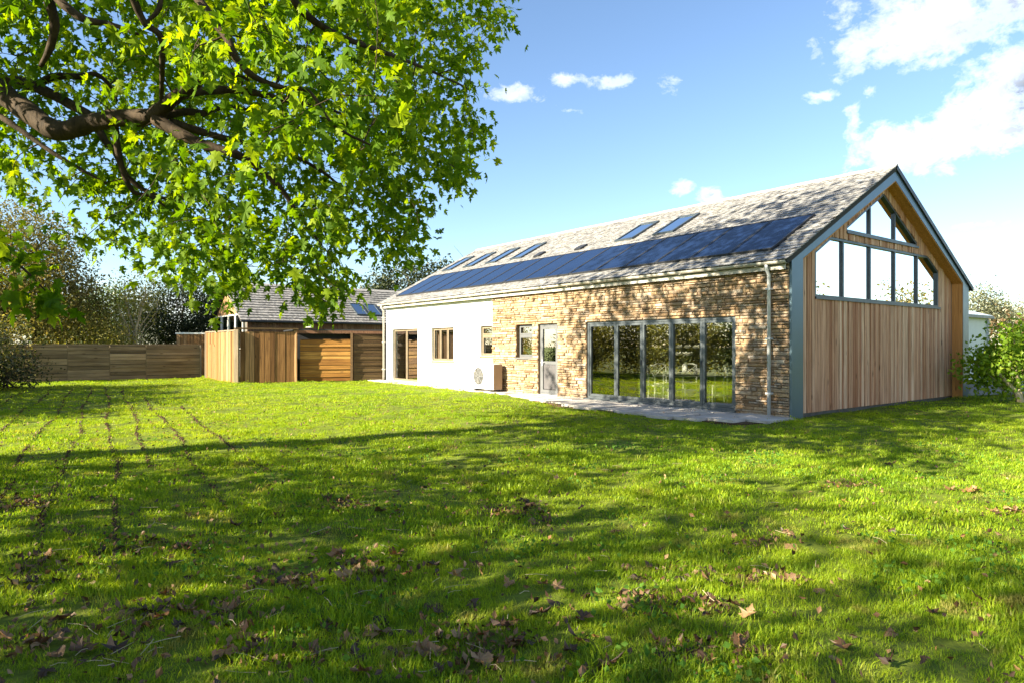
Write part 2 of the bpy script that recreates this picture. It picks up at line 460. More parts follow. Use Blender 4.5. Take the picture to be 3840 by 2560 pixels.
M['leaf_hedge'] = leaf_mat('hedge_leaf', [(.1, (.10, .11, .03)), (.5, (.18, .18, .05)), (.9, (.28, .25, .09))], .62, (1.2, 1.15, .4))
M['leaf_red'] = leaf_mat('russet_leaf', [(.1, (0.072, 0.048, 0.018)), (.5, (0.132, 0.078, 0.030)), (.9, (0.192, 0.120, 0.048))], .4, (1.1, 1, .4))
def solar_mat():
    m, nt, bs = base_mat('solar_glass')
    n = noise(nt, coords(nt, (1.3, 1.3, 1.3)), 1.0, 4, .6)
    nt.links.new(ramp(nt, n, [(.3, (.005, .012, .040)), (.7, (.007, .017, .052))]), bs.inputs['Base Color'])
    spec(bs, .12, .1)
    nt.links.new(ramp(nt, n, [(.3, (.08,) * 3), (.7, (.2,) * 3)]), bs.inputs['Roughness'])
    return m
M['solar'] = solar_mat()

# ------------------------------------------------------------------ ground
def gz(x, y):
    return .022 * math.sin(x * .9 + 1.3) * math.sin(y * .7 + .4) + .016 * math.sin(x * 2.1 + y * 1.7) + .008 * math.sin(x * 4.7 - y * 3.1)
def ground_mat():
    m, nt, bs = base_mat('lawn_ground')
    n = noise(nt, coords(nt, (1.6, 1.6, 1.6)), 1.0, 6, .65)
    n2 = noise(nt, coords(nt, (24, 24, 24)), 1.0, 4, .6)
    c = ramp(nt, fm(nt, 'ADD', fm(nt, 'MULTIPLY', n, .5), fm(nt, 'MULTIPLY', n2, .5)), [(.32, (.045, .036, .014)), (.44, (.09, .12, .016)), (.62, (.14, .18, .02))])
    nt.links.new(c, bs.inputs['Base Color']); spec(bs, .95, .1); bump(nt, bs, n2, .6, .02)
    return m
M['ground'] = ground_mat()
def axis(lo, hi, fine_lo, fine_hi, step, coarse):
    a = list(np.arange(fine_lo, fine_hi + 1e-6, step))
    return sorted(set([lo, lo / 2, hi / 2, hi] + list(np.arange(fine_lo - coarse * 8, fine_lo, coarse)) + a + list(np.arange(fine_hi + coarse, fine_hi + coarse * 9, coarse))))
gx = axis(-600, 600, -22, 18, .25, 6.0); gy = axis(-200, 900, 0, 32, .25, 6.0)
GV = [(x, y, gz(x, y) if (-23 < x < 19 and -1 < y < 33) else 0.0) for y in gy for x in gx]
nx = len(gx)
GF = np.array([(j * nx + i, j * nx + i + 1, (j + 1) * nx + i + 1, (j + 1) * nx + i) for j in range(len(gy) - 1) for i in range(nx - 1)])
lawn = tag(link_mesh('lawn', np_mesh('lawn', GV, GF, None, True), M['ground']), 'broad rough green lawn in front of the long barn house', 'lawn', None, 'structure')

# soil rows: slits of crumbly earth that run from the fence towards the viewer
ROWS = []
rd = Vector((-.62, 1.0)).normalized(); rn = Vector((rd.y, -rd.x))
def row_point(off, Y):                     # off = sideways distance from the first row
    base = Vector((-8.76, 13.4)) + rd * ((Y - 13.4) / rd.y) + rn * off
    w = .045 * math.sin(Y * .7 + off * 5) + .022 * math.sin(Y * 1.9 + off * 11)
    return base + rn * w
row_specs = [(-1.75, 15, 22), (-1.1, 10.5, 23), (-.5, 6.0, 22.5), (0, 3.6, 23.2), (.47, 4.0, 23.2), (.9, 7.6, 23.0), (1.36, 5.2, 20.5), (1.95, 6.5, 15)]
M['soil'] = plain_mat('crumbly_soil', (.075, .05, .03), .95, .1, 0, .5, 30, .8)
for off, y0, y1 in row_specs:
    mb = MB(); Y = y0
    while Y < y1:
        fade = .5 + .5 * math.sin(Y * 1.3 + off * 7)
        if random.random() < .6 + .4 * fade:
            p = row_point(off, Y) + rn * random.gauss(0, .014)
            r = random.uniform(.008, .019)
            z = gz(p.x, p.y) + r * .45 + .012
            vs = [(p.x + r * dx * random.uniform(.7, 1.3), p.y + r * dy * random.uniform(.7, 1.3), z + r * dz * random.uniform(.7, 1.2)) for dx, dy, dz in
                  ((1, 0, 0), (0, 1, .1), (-1, 0, 0), (0, -1, -.1), (.2, .1, .95), (0, 0, -.8))]
            mb.add(vs, [(0, 1, 4), (1, 2, 4), (2, 3, 4), (3, 0, 4), (1, 0, 5), (2, 1, 5), (3, 2, 5), (0, 3, 5)])
        Y += random.uniform(.008, .03)
    ROWS.append((off, y0, y1))
    tag(mb.build('soil_row', M['soil']), None, None, None, 'structure')

# paved strip along the house
def path_edge(t):
    pts = [(-.15, -.75), (.2, -1.4), (1.9, -1.82), (5.1, -1.55), (7.5, -.95), (9.5, -.6), (18.2, -.55)]
    for (a, b), (c, d) in zip(pts, pts[1:]):
        if a <= t <= c: return b + (d - b) * (t - a) / (c - a)
    return -.5
HOUSE_ROT = math.atan2(-W2.y, -W2.x)
pm = MB(True)
ts = [-.15, .2, 1, 1.9, 3, 4, 5.1, 6.3, 7.5, 8.5, 9.5, 12, 15, 18.2]
for a, b in zip(ts, ts[1:]):
    pm.prism([(a, .05, -.06), (b, .05, -.06), (b, path_edge(b), -.06), (a, path_edge(a), -.06)], (0, 0, .075))
path = tag(pm.build('path', M['soil']), 'pale worn paving strip along the foot of the stone and white wall', 'path', None, 'structure')
path.location = (C0.x, C0.y, 0); path.rotation_euler = (0, 0, HOUSE_ROT)
t = -.1
while t < 18.1:
    wslab = random.choice((.44, .59, .59, .74)); s = .03
    while True:
        e = max(path_edge(t + .05), path_edge(t + wslab - .05)) - .03
        d = random.choice((.44, .59, .59))
        if s - d < e - .2: d = s - e
        if d < .14: break
        mb = MB(True)
        z = .055 + random.uniform(-.006, .012)
        mb.box(t + .008, t + wslab - .008, s - d + .008, s - .008, .0, z, None, .004)
        sl = mb.build('paving_slab', M['paving'], path)
        s -= d
    t += wslab

# ------------------------------------------------------------------ the house
house = empty('barn_house', (C0.x, C0.y, 0), HOUSE_ROT)
tag(house, 'long single storey barn conversion of stone, white render and timber with slate roof', 'house')
L, G, PK = 17.74, 9.45, 4.70           # length, gable width, place of the ridge
EZ, RZ = 3.24, 5.76
SL = (RZ - EZ) / PK                    # roof slope
JT = 10.13
openings = {'bifold': (1.24, 5.81, .08, 2.10), 'door': (6.97, 7.83, .06, 2.10), 'w4': (8.09, 8.88, 1.12, 2.11),
            'w3': (10.16, 10.94, 1.14, 2.12), 'w2': (12.56, 14.08, .92, 2.12), 'slide': (15.11, 17.19, .08, 2.13)}
def wall_boxes(mb, t0, t1, z0, z1, ops, s0, s1):
    es = sorted(set([t0, t1] + [v for o in ops for v in o[:2] if t0 < v < t1]))
    for a, b in zip(es, es[1:]):
        z = z0
        for o in sorted([o for o in ops if o[0] <= a + 1e-6 and o[1] >= b - 1e-6], key=lambda o: o[2]):
            if o[2] > z: mb.box(a, b, s0, s1, z, o[2])
            z = o[3]
        if z < z1: mb.box(a, b, s0, s1, z, z1)
    return mb
stone_wall = wall_boxes(MB(True), .02, JT, -.1, 3.2, [openings[k] for k in ('bifold', 'door', 'w4')], .0, .32).build('stone_wall', M['mortar'], house)
white_wall = wall_boxes(MB(True), JT, L, -.1, 3.2, [openings[k] for k in ('w3', 'w2', 'slide')], .07, .32).build('rendered_wall', M['render'], house)
# stones laid in uneven courses
stones = []
z = .02
sops = [(a - .0, b + .0, c, d) for a, b, c, d in (openings['bifold'], openings['door'], openings['w4'])]
def free_spans(z0, z1, t0, t1):
    sp = [(t0, t1)]
    for a, b, c, d in sops:
        if z1 > c and z0 < d:
            sp = [q for p in sp for q in ((p[0], min(p[1], a)), (max(p[0], b), p[1])) if q[1] - q[0] > .03]
    return sp
bands = sorted([2.10, 2.11, 1.12])
while z < 3.12:
    hgt = random.uniform(.042, .095)
    for bz in (1.12, 2.10, 3.14):
        if z < bz - .02 and z + hgt > bz - .05: hgt = bz - z
    for a, b in free_spans(z, z + hgt, .02, JT):
        t = a
        while t < b - 1e-6:
            wd = min(random.choice((.09, .14, .18, .24, .3, .4)) * random.uniform(.75, 1.25), b - t)
            if b - t - wd < .08: wd = b - t
            g = .006
            p = random.uniform(.008, .058)
            j = lambda q: random.uniform(-q, q)
            x0, x1, y0, y1 = t + g, t + wd - g, z + g, z + hgt - g
            i = min(.014, wd * .2, hgt * .2)
            vs = [(x0, .01, y0), (x1, .01, y0), (x1, .01, y1), (x0, .01, y1)]
            vs += [(x0 + j(.004), -p * .55, y0 + j(.004)), (x1 + j(.004), -p * .55, y0 + j(.004)), (x1 + j(.004), -p * .55, y1 + j(.004)), (x0 + j(.004), -p * .55, y1 + j(.004))]
            vs += [(x0 + i + j(.006), -p + j(.006), y0 + i + j(.005)), (x1 - i + j(.006), -p + j(.006), y0 + i + j(.005)), (x1 - i + j(.006), -p + j(.006), y1 - i + j(.005)), (x0 + i + j(.006), -p + j(.006), y1 - i + j(.005))]
            fs = [(8, 9, 10, 11)]
            for r0 in (0, 4):
                for q in range(4):
                    fs.append((r0 + q, r0 + (q + 1) % 4, r0 + 4 + (q + 1) % 4, r0 + 4 + q))
            dist = (hw(t + wd / 2, 0) - Vector((0, 0, 0))).length
            stones.append((wd * hgt / dist ** 2, vs, fs))
            t += wd
    z += hgt
stones.sort(key=lambda q: -q[0])
rest = MB(True)
for i, (_, vs, fs) in enumerate(stones):
    if i < 300:
        MB(True).add(vs, fs).build('stone', M['stone'], stone_wall)
    else:
        rest.add(vs, fs)
tag(rest.build('stone_rubble', M['stone'], stone_wall), None, None, None, 'stuff')
# other walls, floor, ceiling, partition
MB(True).box(.30, L, G - .3, G - .02, -.1, 3.2).build('rear_wall', M['render'], house)
fw = MB(True); fw.prism([(L - .3, .33, -.1), (L - .3, G - .31, -.1), (L - .3, G - .31, 3.2), (L - .3, PK, 5.5), (L - .3, .33, 3.2)], (.3, 0, 0)); fw.build('end_wall', M['render'], house)
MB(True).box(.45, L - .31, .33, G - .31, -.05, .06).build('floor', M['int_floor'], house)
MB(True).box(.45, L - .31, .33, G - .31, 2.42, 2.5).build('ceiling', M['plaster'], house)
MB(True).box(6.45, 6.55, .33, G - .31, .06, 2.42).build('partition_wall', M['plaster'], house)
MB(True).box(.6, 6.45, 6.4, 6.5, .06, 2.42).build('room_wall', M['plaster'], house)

# windows and doors in the long wall
def pane(parent, t0, t1, z0, z1, s, mat):
    return MB(True).box(t0, t1, s - .006, s + .006, z0, z1).build('pane', mat, parent)
def part_empty(name, parent=house):
    o = bpy.data.objects.new(name, None); o.empty_display_size = .1; COL.objects.link(o); o.parent = parent
    return o
# five leaf folding doors
t0, t1, z0, z1 = openings['bifold']
bif = MB(True).ring(t0, t1, z0, z1, .055, .035, .15).build('folding_door', M['frame_grey'], house)
MB(True).box(t0 - .03, t1 + .03, -.09, .034, z0 - .05, z0 + .012).build('threshold', M['frame_grey'], bif)
ms = [1.24 + .055, 2.13, 3.01, 3.90, 4.78, 5.81 - .055]
for k, (a, b) in enumerate(zip(ms, ms[1:])):
    MB(True).ring(a + .004, b - .004, z0 + .06, z1 - .06, .062, .05, .125).build('door_leaf', M['frame_grey'], bif)
    pane(bif, a + .066, b - .066, z0 + .122, z1 - .122, .088, M['glass'])
hb = MB(True)
for tt in (2.13, 3.90):
    hb.box(tt + .025, tt + .045, .02, .049, 1.0, 1.14)
hb.build('handle', M['frame_dark'], bif)
# half glazed door
t0, t1, z0, z1 = openings['door']
dr = MB(True).ring(t0, t1, z0, z1, .06, .06, .14).build('door', M['upvc'], house)
MB(True).ring(t0 + .064, t1 - .064, z0 + .064, z1 - .064, .085, .045, .115).build('door_leaf', M['upvc'], dr)
MB(True).box(t0 + .15, t1 - .15, .06, .10, .94, 1.03).build('rail', M['upvc'], dr)
pane(dr, t0 + .15, t1 - .15, 1.031, z1 - .15, .08, M['glass_dark'])
MB(True).bbox(t0 + .15, t1 - .15, .062, .095, z0 + .15, .939, .02).build('panel', plain_mat('lilac_grey_panel', (.075, .072, .078), .5, .4), dr)
hd = MB(True); hd.box(t1 - .125, t1 - .105, .01, .044, .98, 1.0); hd.box(t1 - .22, t1 - .105, -.005, .012, .98, 1.0); hd.box(t1 - .13, t1 - .10, .035, .0445, .9, 1.08)
hd.build('handle', M['pipe'], dr)
MB(True).box(t0 - .02, t1 + .02, -.06, .055, z0 - .05, z0 + .01).build('threshold', M['pipe'], dr)
# casement windows
def casement(key, fmat, gmat, mull=(), trans=None, sill=True, s=.10, label=None):
    t0, t1, z0, z1 = openings[key]
    w = MB(True).ring(t0, t1, z0, z1, .05, s, s + .08).build('window', fmat, house)
    if label: w['label'] = label
    xs = [t0 + .05] + [m for m in mull] + [t1 - .05]
    for k, (a, b) in enumerate(zip(xs, xs[1:])):
        a2 = a + (.02 if k else 0); b2 = b - (.02 if k < len(xs) - 2 else 0)
        zs = [z0 + .05, z1 - .05] if trans is None else [z0 + .05, trans - .03, trans + .03, z1 - .05]
        for c, d in zip(zs[::2], zs[1::2]):
            MB(True).ring(a2 + .003, b2 - .003, c + .003, d - .003, .036, s - .012, s + .05).build('sash', fmat, w)
            pane(w, a2 + .039, b2 - .039, c + .039, d - .039, s + .02, gmat)
    mb = MB(True)
    for m_ in mull: mb.box(m_ - .02, m_ + .02, s, s + .08, z0 + .05, z1 - .05)
    if trans is not None: mb.box(t0 + .05, t1 - .05, s, s + .08, trans - .03, trans + .03)
    if mb.V: mb.build('mullion', fmat, w)
    if sill: MB(True).box(t0 - .04, t1 + .04, (.0 if t0 < JT else .07) - .05, s - .001, z0 - .045, z0 - .002).build('sill', fmat, w)
    return w
casement('w4', M['upvc'], M['glass_dark'], (), 1.78, True, .11)
casement('w3', M['frame_brown'], M['glass_sky'], (), 1.80, True, .16)
casement('w2', M['frame_brown'], M['glass_dark'], (13.08, 13.58), None, True, .16)
casement('slide', M['frame_brown'], M['glass_dark'], (16.13,), None, False, .16)
# ochre sheet standing in for the reflection in the three light window
bl = MB(True).box(12.58, 14.06, .33, .345, .93, 2.1).build('reflection_sheet', plain_mat('ochre_reflection', (.42, .28, .11), .9, .1), house)

# gable portal frame, recessed boards and big windows
RC = .25
def gable_band(name, a, b, c, d, mat, par=house, f=-.03, r=.30):
    mb = MB(True)
    mb.prism([(f, *a), (f, *b), (f, *c), (f, *d)], (r - f, 0, 0))
    return mb.build(name, mat, par)
OUT = [(0, -.02), (0, EZ), (PK, RZ), (G, EZ), (G, -.02)]
INN = [(.43, -.02), (.43, EZ), (PK, RZ - .30), (G - .43, EZ), (G - .43, -.02)]
fr = part_empty('portal_frame')
for i, nm in enumerate(('post', 'rake_board', 'rake_board', 'post')):
    gable_band(nm, OUT[i], OUT[i + 1], INN[i + 1], INN[i], M['metal_blue'], fr)
def inner_top(s):                      # underside of frame at s
    return EZ + (min(s, G - s) - .43) / (PK - .43) * (RZ - .30 - EZ)
wins = {}
wl_poly = [(1.42, 2.52), (8.06, 2.52), (8.06, 3.50), (7.32, 3.88), (2.12, 3.88), (1.42, 3.50)]   # lower window outline (s, z)
tr_poly = [(2.80, 4.07), (6.64, 4.07), (6.64, 4.17), (4.70, 5.21), (2.80, 4.17)]
def poly_span(poly, s):
    zs = []
    n = len(poly)
    for i in range(n):
        (a, za), (b, zb) = poly[i], poly[(i + 1) % n]
        if abs(a - b) > 1e-9 and min(a, b) <= s <= max(a, b):
            zs.append(za + (zb - za) * (s - a) / (b - a))
    return (min(zs), max(zs)) if len(zs) >= 2 and max(zs) - min(zs) > 1e-6 else None
clad = MB(True).prism([(RC + .03, .30, -.05), (RC + .03, G - .30, -.05), (RC + .03, G - .30, 2.45), (RC + .03, .30, 2.45)], (.1, 0, 0))
# backing round the windows, in strips so that the openings stay open
ss = sorted(set([.30, G - .30] + [p[0] for p in wl_poly + tr_poly] + [PK] + list(np.arange(.4, G - .3, .25))))
for a, b in zip(ss, ss[1:]):
    m_ = (a + b) / 2
    top = lambda s: inner_top(min(max(s, .43), G - .43)) + .06
    lo, hi = [2.45, 2.45], [top(a), top(b)]
    segs = []
    cur = lo
    for poly in (wl_poly, tr_poly):
        if poly_span(poly, m_):
            e = 1e-4
            pa, pb = poly_span(poly, a + e), poly_span(poly, b - e)
            if pa is None: pa = (poly_span(poly, m_)[0],) * 2
            if pb is None: pb = (poly_span(poly, m_)[0],) * 2
            segs.append((cur, [pa[0], pb[0]])); cur = [pa[1], pb[1]]
    segs.append((cur, hi))
    for q0, q1 in segs:
        if max(q1[0] - q0[0], q1[1] - q0[1]) > .01:
            clad.prism([(RC + .03, a, q0[0]), (RC + .03, b, q0[1]), (RC + .03, b, q1[1]), (RC + .03, a, q1[0])], (.1, 0, 0))
clad = clad.build('gable_cladding', M['plinth'], house)
s = .435
while s < G - .44:
    bw = random.choice((.094, .094, .094, .13, .07))
    s2 = min(s + bw, G - .435)
    if G - .435 - s2 < .05: s2 = G - .435
    a, b = s + .003, s2 - .004
    pr = random.uniform(0, .014) + (.016 if random.random() < .3 else 0)
    cuts = []
    for poly in (wl_poly, tr_poly):
        e = [poly_span(poly, x) for x in (a, b)]
        mid = poly_span(poly, (a + b) / 2)
        if mid:
            ea = e[0] or mid; eb = e[1] or mid
            cuts.append((ea, eb))
    cur = (.06, .06); pieces = []
    for ea, eb in cuts:
        pieces.append((cur, (ea[0], eb[0]))); cur = (ea[1], eb[1])
    pieces.append((cur, (inner_top(a) - .002, inner_top(b) - .002)))
    rv = random.random()
    for lo, hi in pieces:
        if min(hi[0] - lo[0], hi[1] - lo[1]) < .02: continue
        mb = MB(True); x0 = RC - pr; x1 = RC + .03; c = .006
        vs = [(x1, a, lo[0]), (x1, b, lo[1]), (x1, b, hi[1]), (x1, a, hi[0]),
              (x0 + c, a, lo[0]), (x0 + c, b, lo[1]), (x0 + c, b, hi[1]), (x0 + c, a, hi[0]),
              (x0, a + c, lo[0]), (x0, b - c, lo[1]), (x0, b - c, hi[1]), (x0, a + c, hi[0])]
        fs = [(8, 9, 10, 11)] + [(r0 + q, r0 + (q + 1) % 4, r0 + 4 + (q + 1) % 4, r0 + 4 + q) for r0 in (0, 4) for q in range(4)]
        mb.add(vs, fs, rv).build('board', M['clad'], clad)
    s = s2
# lining boards of the recess: right reveal and underside of right rake
for k in range(3):
    a = -.02 + k * .088
    MB(True).box(a, a + .084, G - .452, G - .4315, .0, EZ - .005).build('reveal_board', M['clad_sunlit'], clad)
    MB(True).box(a, a + .084, .4315, .452, .0, EZ - .005).build('reveal_board', M['clad_sunlit'], clad)
    for sg in (0, 1):
        q = lambda s_: (G - s_) if sg else s_
        zt = RZ - .30
        MB(True).prism([(a, q(.452), EZ - .004), (a, q(PK - .0 if not sg else G - PK), zt - .004), (a, q(PK if not sg else G - PK), zt - .026), (a, q(.452), EZ - .026)], (.084, 0, 0)).build('soffit_board', M['clad_sunlit'], clad)
MB(True).box(RC + .005, RC + .14, .30, G - .30, -.14, .058).build('plinth', M['plinth'], house)
def poly_window(name, poly, mulls, gm):
    w = part_empty(name)
    n = len(poly)
    cen = Vector((sum(p[0] for p in poly) / n, sum(p[1] for p in poly) / n))
    # frame: inward offset ring
    fw_ = .055
    pts = [Vector(p) for p in poly]
    inn = []
    for i in range(n):
        p0, p1, p2 = pts[i - 1], pts[i], pts[(i + 1) % n]
        d1 = (p1 - p0).normalized(); d2 = (p2 - p1).normalized()
        n1 = Vector((-d1.y, d1.x)); n2 = Vector((-d2.y, d2.x))
        bis = (n1 + n2); k = fw_ / max(.3, (1 + n1.dot(n2)))
        inn.append(p1 + bis * k)
    for i in range(n):
        j = (i + 1) % n
        q = [pts[i], pts[j], inn[j], inn[i]]
        MB(True).prism([(RC + .0, *p) for p in q], (.12, 0, 0)).build('frame', M['frame_dark'], w)
    ip = [tuple(p) for p in inn]
    for m_ in mulls:
        sp = poly_span(ip, m_)
        MB(True).box(RC + .01, RC + .11, m_ - .03, m_ + .03, sp[0], sp[1]).build('mullion', M['frame_dark'], w)
    xs = [min(p[0] for p in ip)] + list(mulls) + [max(p[0] for p in ip)]
    for k, (a, b) in enumerate(zip(xs, xs[1:])):
        a2 = a + (.03 if k else 0); b2 = b - (.03 if k < len(xs) - 2 else 0)
        brk = [a2 + 1e-4] + sorted(p[0] for p in ip if a2 + 1e-3 < p[0] < b2 - 1e-3) + [b2 - 1e-4]
        lo = []; hi = []
        for x in brk:
            sp = poly_span(ip, x)
            if sp is None: sp = (min(p[1] for p in ip),) * 2
            lo.append((x, sp[0])); hi.append((x, sp[1]))
        ol = lo + hi[::-1]
        dd = []
        for p in ol:
            if not dd or (abs(p[0] - dd[-1][0]) + abs(p[1] - dd[-1][1])) > 2e-3: dd.append(p)
        MB(True).prism([(RC + .055, *p) for p in dd], (.012, 0, 0)).build('pane', gm, w)
    z0 = min(p[1] for p in poly); s0 = min(p[0] for p in poly); s1 = max(p[0] for p in poly)
    MB(True).box(RC - .05, RC - .001, s0 - .03, s1 + .03, z0 - .045, z0 + .008).build('sill', M['frame_dark'], w)
    return w
poly_window('gable_window', wl_poly, (2.70, 4.03, 5.37, 6.72), M['glass_gable'])
poly_window('gable_window', tr_poly, (4.03, 5.37), M['glass_gable'])
# dark loft behind the gable glass
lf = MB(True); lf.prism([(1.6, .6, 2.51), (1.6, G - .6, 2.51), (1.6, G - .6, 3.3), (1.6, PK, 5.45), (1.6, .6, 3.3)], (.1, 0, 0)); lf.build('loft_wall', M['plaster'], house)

# roof
def roof_pt(s, lift=0.0):
    n = Vector((-SL, 1)).normalized()
    return (s + n.x * lift, EZ + .05 + SL * s + n.y * lift)
E0 = -.22
near = MB(True)
a, b = roof_pt(E0, -.10), roof_pt(E0, -.005); c, d = roof_pt(PK, -.005), roof_pt(PK, -.10)
near.prism([(-.05, *a), (-.05, *b), (-.05, *c), (-.05, *d)], (L + .25, 0, 0))
roof = near.build('roof', M['deck'], house)
far = MB(True)
def mir(p): return (2 * PK - p[0], p[1])
far.prism([(-.07, *mir(roof_pt(E0 - .1, -.09))), (-.07, *mir(roof_pt(E0 - .1, .02))), (-.07, *mir(roof_pt(PK - .01, .02))), (-.07, *mir(roof_pt(PK - .01, -.09)))], (L + .27, 0, 0))
far.build('far_roof_slope', M['black'], house)
slope_len = (PK - E0) * math.sqrt(1 + SL * SL)
cosr = 1 / math.sqrt(1 + SL * SL); sinr = SL * cosr
PAN = [(.52 + k * 1.0417, .52 + (k + 1) * 1.0417) for k in range(16)]
PS0, PS1 = .25, 1.98
SKY = [(4.88, 5.62), (6.38, 7.12), (11.75, 12.42), (13.35, 14.02), (14.95, 15.62), (16.55, 17.25)]
KS0, KS1 = 2.46, 3.70
slates = []
gauge = .17; ln_ = .25
row = 0; d = -.03
while d < slope_len - .06:
    t = -.07 + (0 if row % 2 else -.14)
    while t < L + .19:
        wd = .22 * random.uniform(.85, 1.15)
        x0, x1 = max(t, -.075), min(t + wd - .006, L + .2)
        t += wd
        if x1 - x0 < .05: continue
        sm = E0 + (d + gauge * .5) * cosr
        xm = (x0 + x1) / 2
        if PAN[0][0] + .06 < xm < PAN[-1][1] - .06 and PS0 + .12 < sm < PS1 - .06: continue
        if KS0 + .1 < sm < KS1 - .1 and any(a + .1 < xm < b - .1 for a, b in SKY): continue
        dd = d + random.uniform(-.012, .012)
        lo = .018 + random.uniform(0, .012); hi_ = .002
        th = .011
        top_d = min(dd + ln_, slope_len)
        tw = random.uniform(-.004, .004)
        def P(x, along, lift): 
            q = (E0 + along * cosr - sinr * lift, EZ + .05 + SL * E0 + along * sinr + cosr * lift)
            return (x, *q)
        vs = [P(x0, dd, lo + tw), P(x1, dd, lo - tw), P(x1, top_d, hi_), P(x0, top_d, hi_), P(x0, dd, lo + th + tw), P(x1, dd, lo + th - tw), P(x1, top_d, hi_ + th), P(x0, top_d, hi_ + th)]
        fs = [(0, 3, 2, 1), (4, 5, 6, 7), (0, 1, 5, 4), (1, 2, 6, 5), (2, 3, 7, 6), (3, 0, 4, 7)]
        wp = hw(xm, sm)
        slates.append(((x1 - x0) / wp.length ** 2, vs, fs))
    d += gauge; row += 1
slates.sort(key=lambda q: -q[0])
rest = MB(True)
for i, (_, vs, fs) in enumerate(slates):
    if i < 300: MB(True).add(vs, fs).build('slate', M['slate'], roof)
    else: rest.add(vs, fs)
tag(rest.build('slate_courses', M['slate'], roof), None, None, None, 'stuff')
t = -.07
while t < L + .15:
    t2 = min(t + .45, L + .2)
    ap = roof_pt(PK, .0)[1] + .045 + random.uniform(-.004, .004)
    mb = MB(True)
    mb.prism([(t + .004, PK - .15, ap - .03 - .15 * SL - .002), (t + .004, PK, ap + .02), (t + .004, PK + .15, ap - .03 - .15 * SL), (t + .004, PK + .14, ap - .06 - .15 * SL), (t + .004, PK, ap - .015), (t + .004, PK - .14, ap - .06 - .15 * SL)], (t2 - t - .008, 0, 0))
    mb.build('ridge_tile', M['ridge'], roof)
    t = t2
def roof_slab(x0, x1, s0, s1, l0, l1):
    p = [roof_pt(s0, l0), roof_pt(s1, l0), roof_pt(s1, l1), roof_pt(s0, l1)]
    return [(x0, *q) for q in p], (x1 - x0, 0, 0)
for a, b in PAN:
    pn = MB(True)
    for x0, x1, s0, s1 in ((a + .008, a + .045, PS0, PS1), (b - .045, b - .008, PS0, PS1), (a + .045, b - .045, PS0, PS0 + .03), (a + .045, b - .045, PS1 - .03, PS1)):
        pn.prism(*roof_slab(x0, x1, s0, s1, .035, .082))
    pn = pn.build('solar_panel', M['black'], house)
    MB(True).prism(*roof_slab(a + .046, b - .046, PS0 + .031, PS1 - .031, .04, .074)).build('solar_glass', M['solar'], pn)
for a, b in SKY:
    sk = MB(True)
    for x0, x1, s0, s1 in ((a, a + .06, KS0, KS1), (b - .06, b, KS0, KS1), (a + .06, b - .06, KS0, KS0 + .06), (a + .06, b - .06, KS1 - .09, KS1)):
        sk.prism(*roof_slab(x0, x1, s0, s1, .0, .085))
    sk = sk.build('rooflight', M['frame_dark'], house)
    MB(True).prism(*roof_slab(a + .061, b - .061, KS0 + .061, KS1 - .091, .05, .066)).build('pane', M['glass_sky'], sk)
for tv in (8.45, 10.55):
    MB(True).prism(*roof_slab(tv, tv + .3, 2.30, 2.62, .03, .09)).build('roof_vent', M['black'], roof)
# eaves: fascia, gutter, downpipes
MB(True).box(.04, L + .1, -.13, -.10, 2.99, 3.10).build('fascia', M['gutter'], house)
MB(True).box(.03, L, -.10, -.002, 3.0, 3.02).build('soffit', M['deck'], house)
gt = MB(True); n = 9; r0, r1 = .062, .056
prof = [(-.205 + r0 * math.cos(math.pi + math.pi * k / n), 3.155 + r0 * math.sin(math.pi + math.pi * k / n)) for k in range(n + 1)]
prof += [(-.205 + r1 * math.cos(2 * math.pi - math.pi * k / n), 3.155 + r1 * math.sin(2 * math.pi - math.pi * k / n)) for k in range(n + 1)]
for k in range(2 * n + 1):
    pass
gt.prism([(-.04, *p) for p in prof], (L + .22, 0, 0))
gut = gt.build('gutter', M['gutter'], house)
for tb in np.arange(.6, L, .95):
    MB(True).box(tb, tb + .03, -.275, -.131, 3.075, 3.09).build('bracket', M['gutter'], gut)
def downpipe(t, mat):
    mb = MB(True)
    mb.tube([(t, -.205, 3.12), (t, -.205, 3.02), (t, -.11, 2.90), (t, -.11, .02)], .036, 12)
    o = mb.build('downpipe', mat, house, True)
    for z_ in (.5, 1.6, 2.6):
        MB(True).box(t - .055, t + .055, -.155, -.04, z_, z_ + .035).build('pipe_clip', mat, o)
downpipe(.40, M['pipe']); downpipe(L - .10, M['gutter'])

# ------------------------------------------------------------------ heat pump
hp = empty('heat_pump', hw(9.98, -.32, .05), HOUSE_ROT)
tag(hp, 'white outdoor heat pump unit with round fan grille standing against the long wall', 'heat pump')
HB_ = lambda: MB(True)
HB_().bbox(-.56, .56, -.17, .16, .07, .86, .02).build('casing', M['casing'], hp)
HB_().box(-.581, -.5605, -.165, .155, .075, .85).build('side_panel', M['casing_shaded'], hp)
g = HB_(); cx_, cz_ = .24, .47
for r in np.arange(.05, .28, .032):
    pts = [(cx_ + r * math.cos(2 * math.pi * k / 28), -.185, cz_ + r * math.sin(2 * math.pi * k / 28)) for k in range(29)]
    g.tube(pts, .0025, 5, False)
for k in range(8):
    a = math.pi * k / 4
    g.tube([(cx_ + .03 * math.cos(a), -.187, cz_ + .03 * math.sin(a)), (cx_ + .28 * math.cos(a), -.187, cz_ + .28 * math.sin(a))], .005, 5)
g.build('fan_grille', M['concrete'], hp)
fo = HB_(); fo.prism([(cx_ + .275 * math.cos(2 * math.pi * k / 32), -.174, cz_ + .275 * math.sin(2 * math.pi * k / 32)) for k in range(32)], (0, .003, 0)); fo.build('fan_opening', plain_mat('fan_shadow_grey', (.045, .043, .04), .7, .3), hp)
fb = HB_()
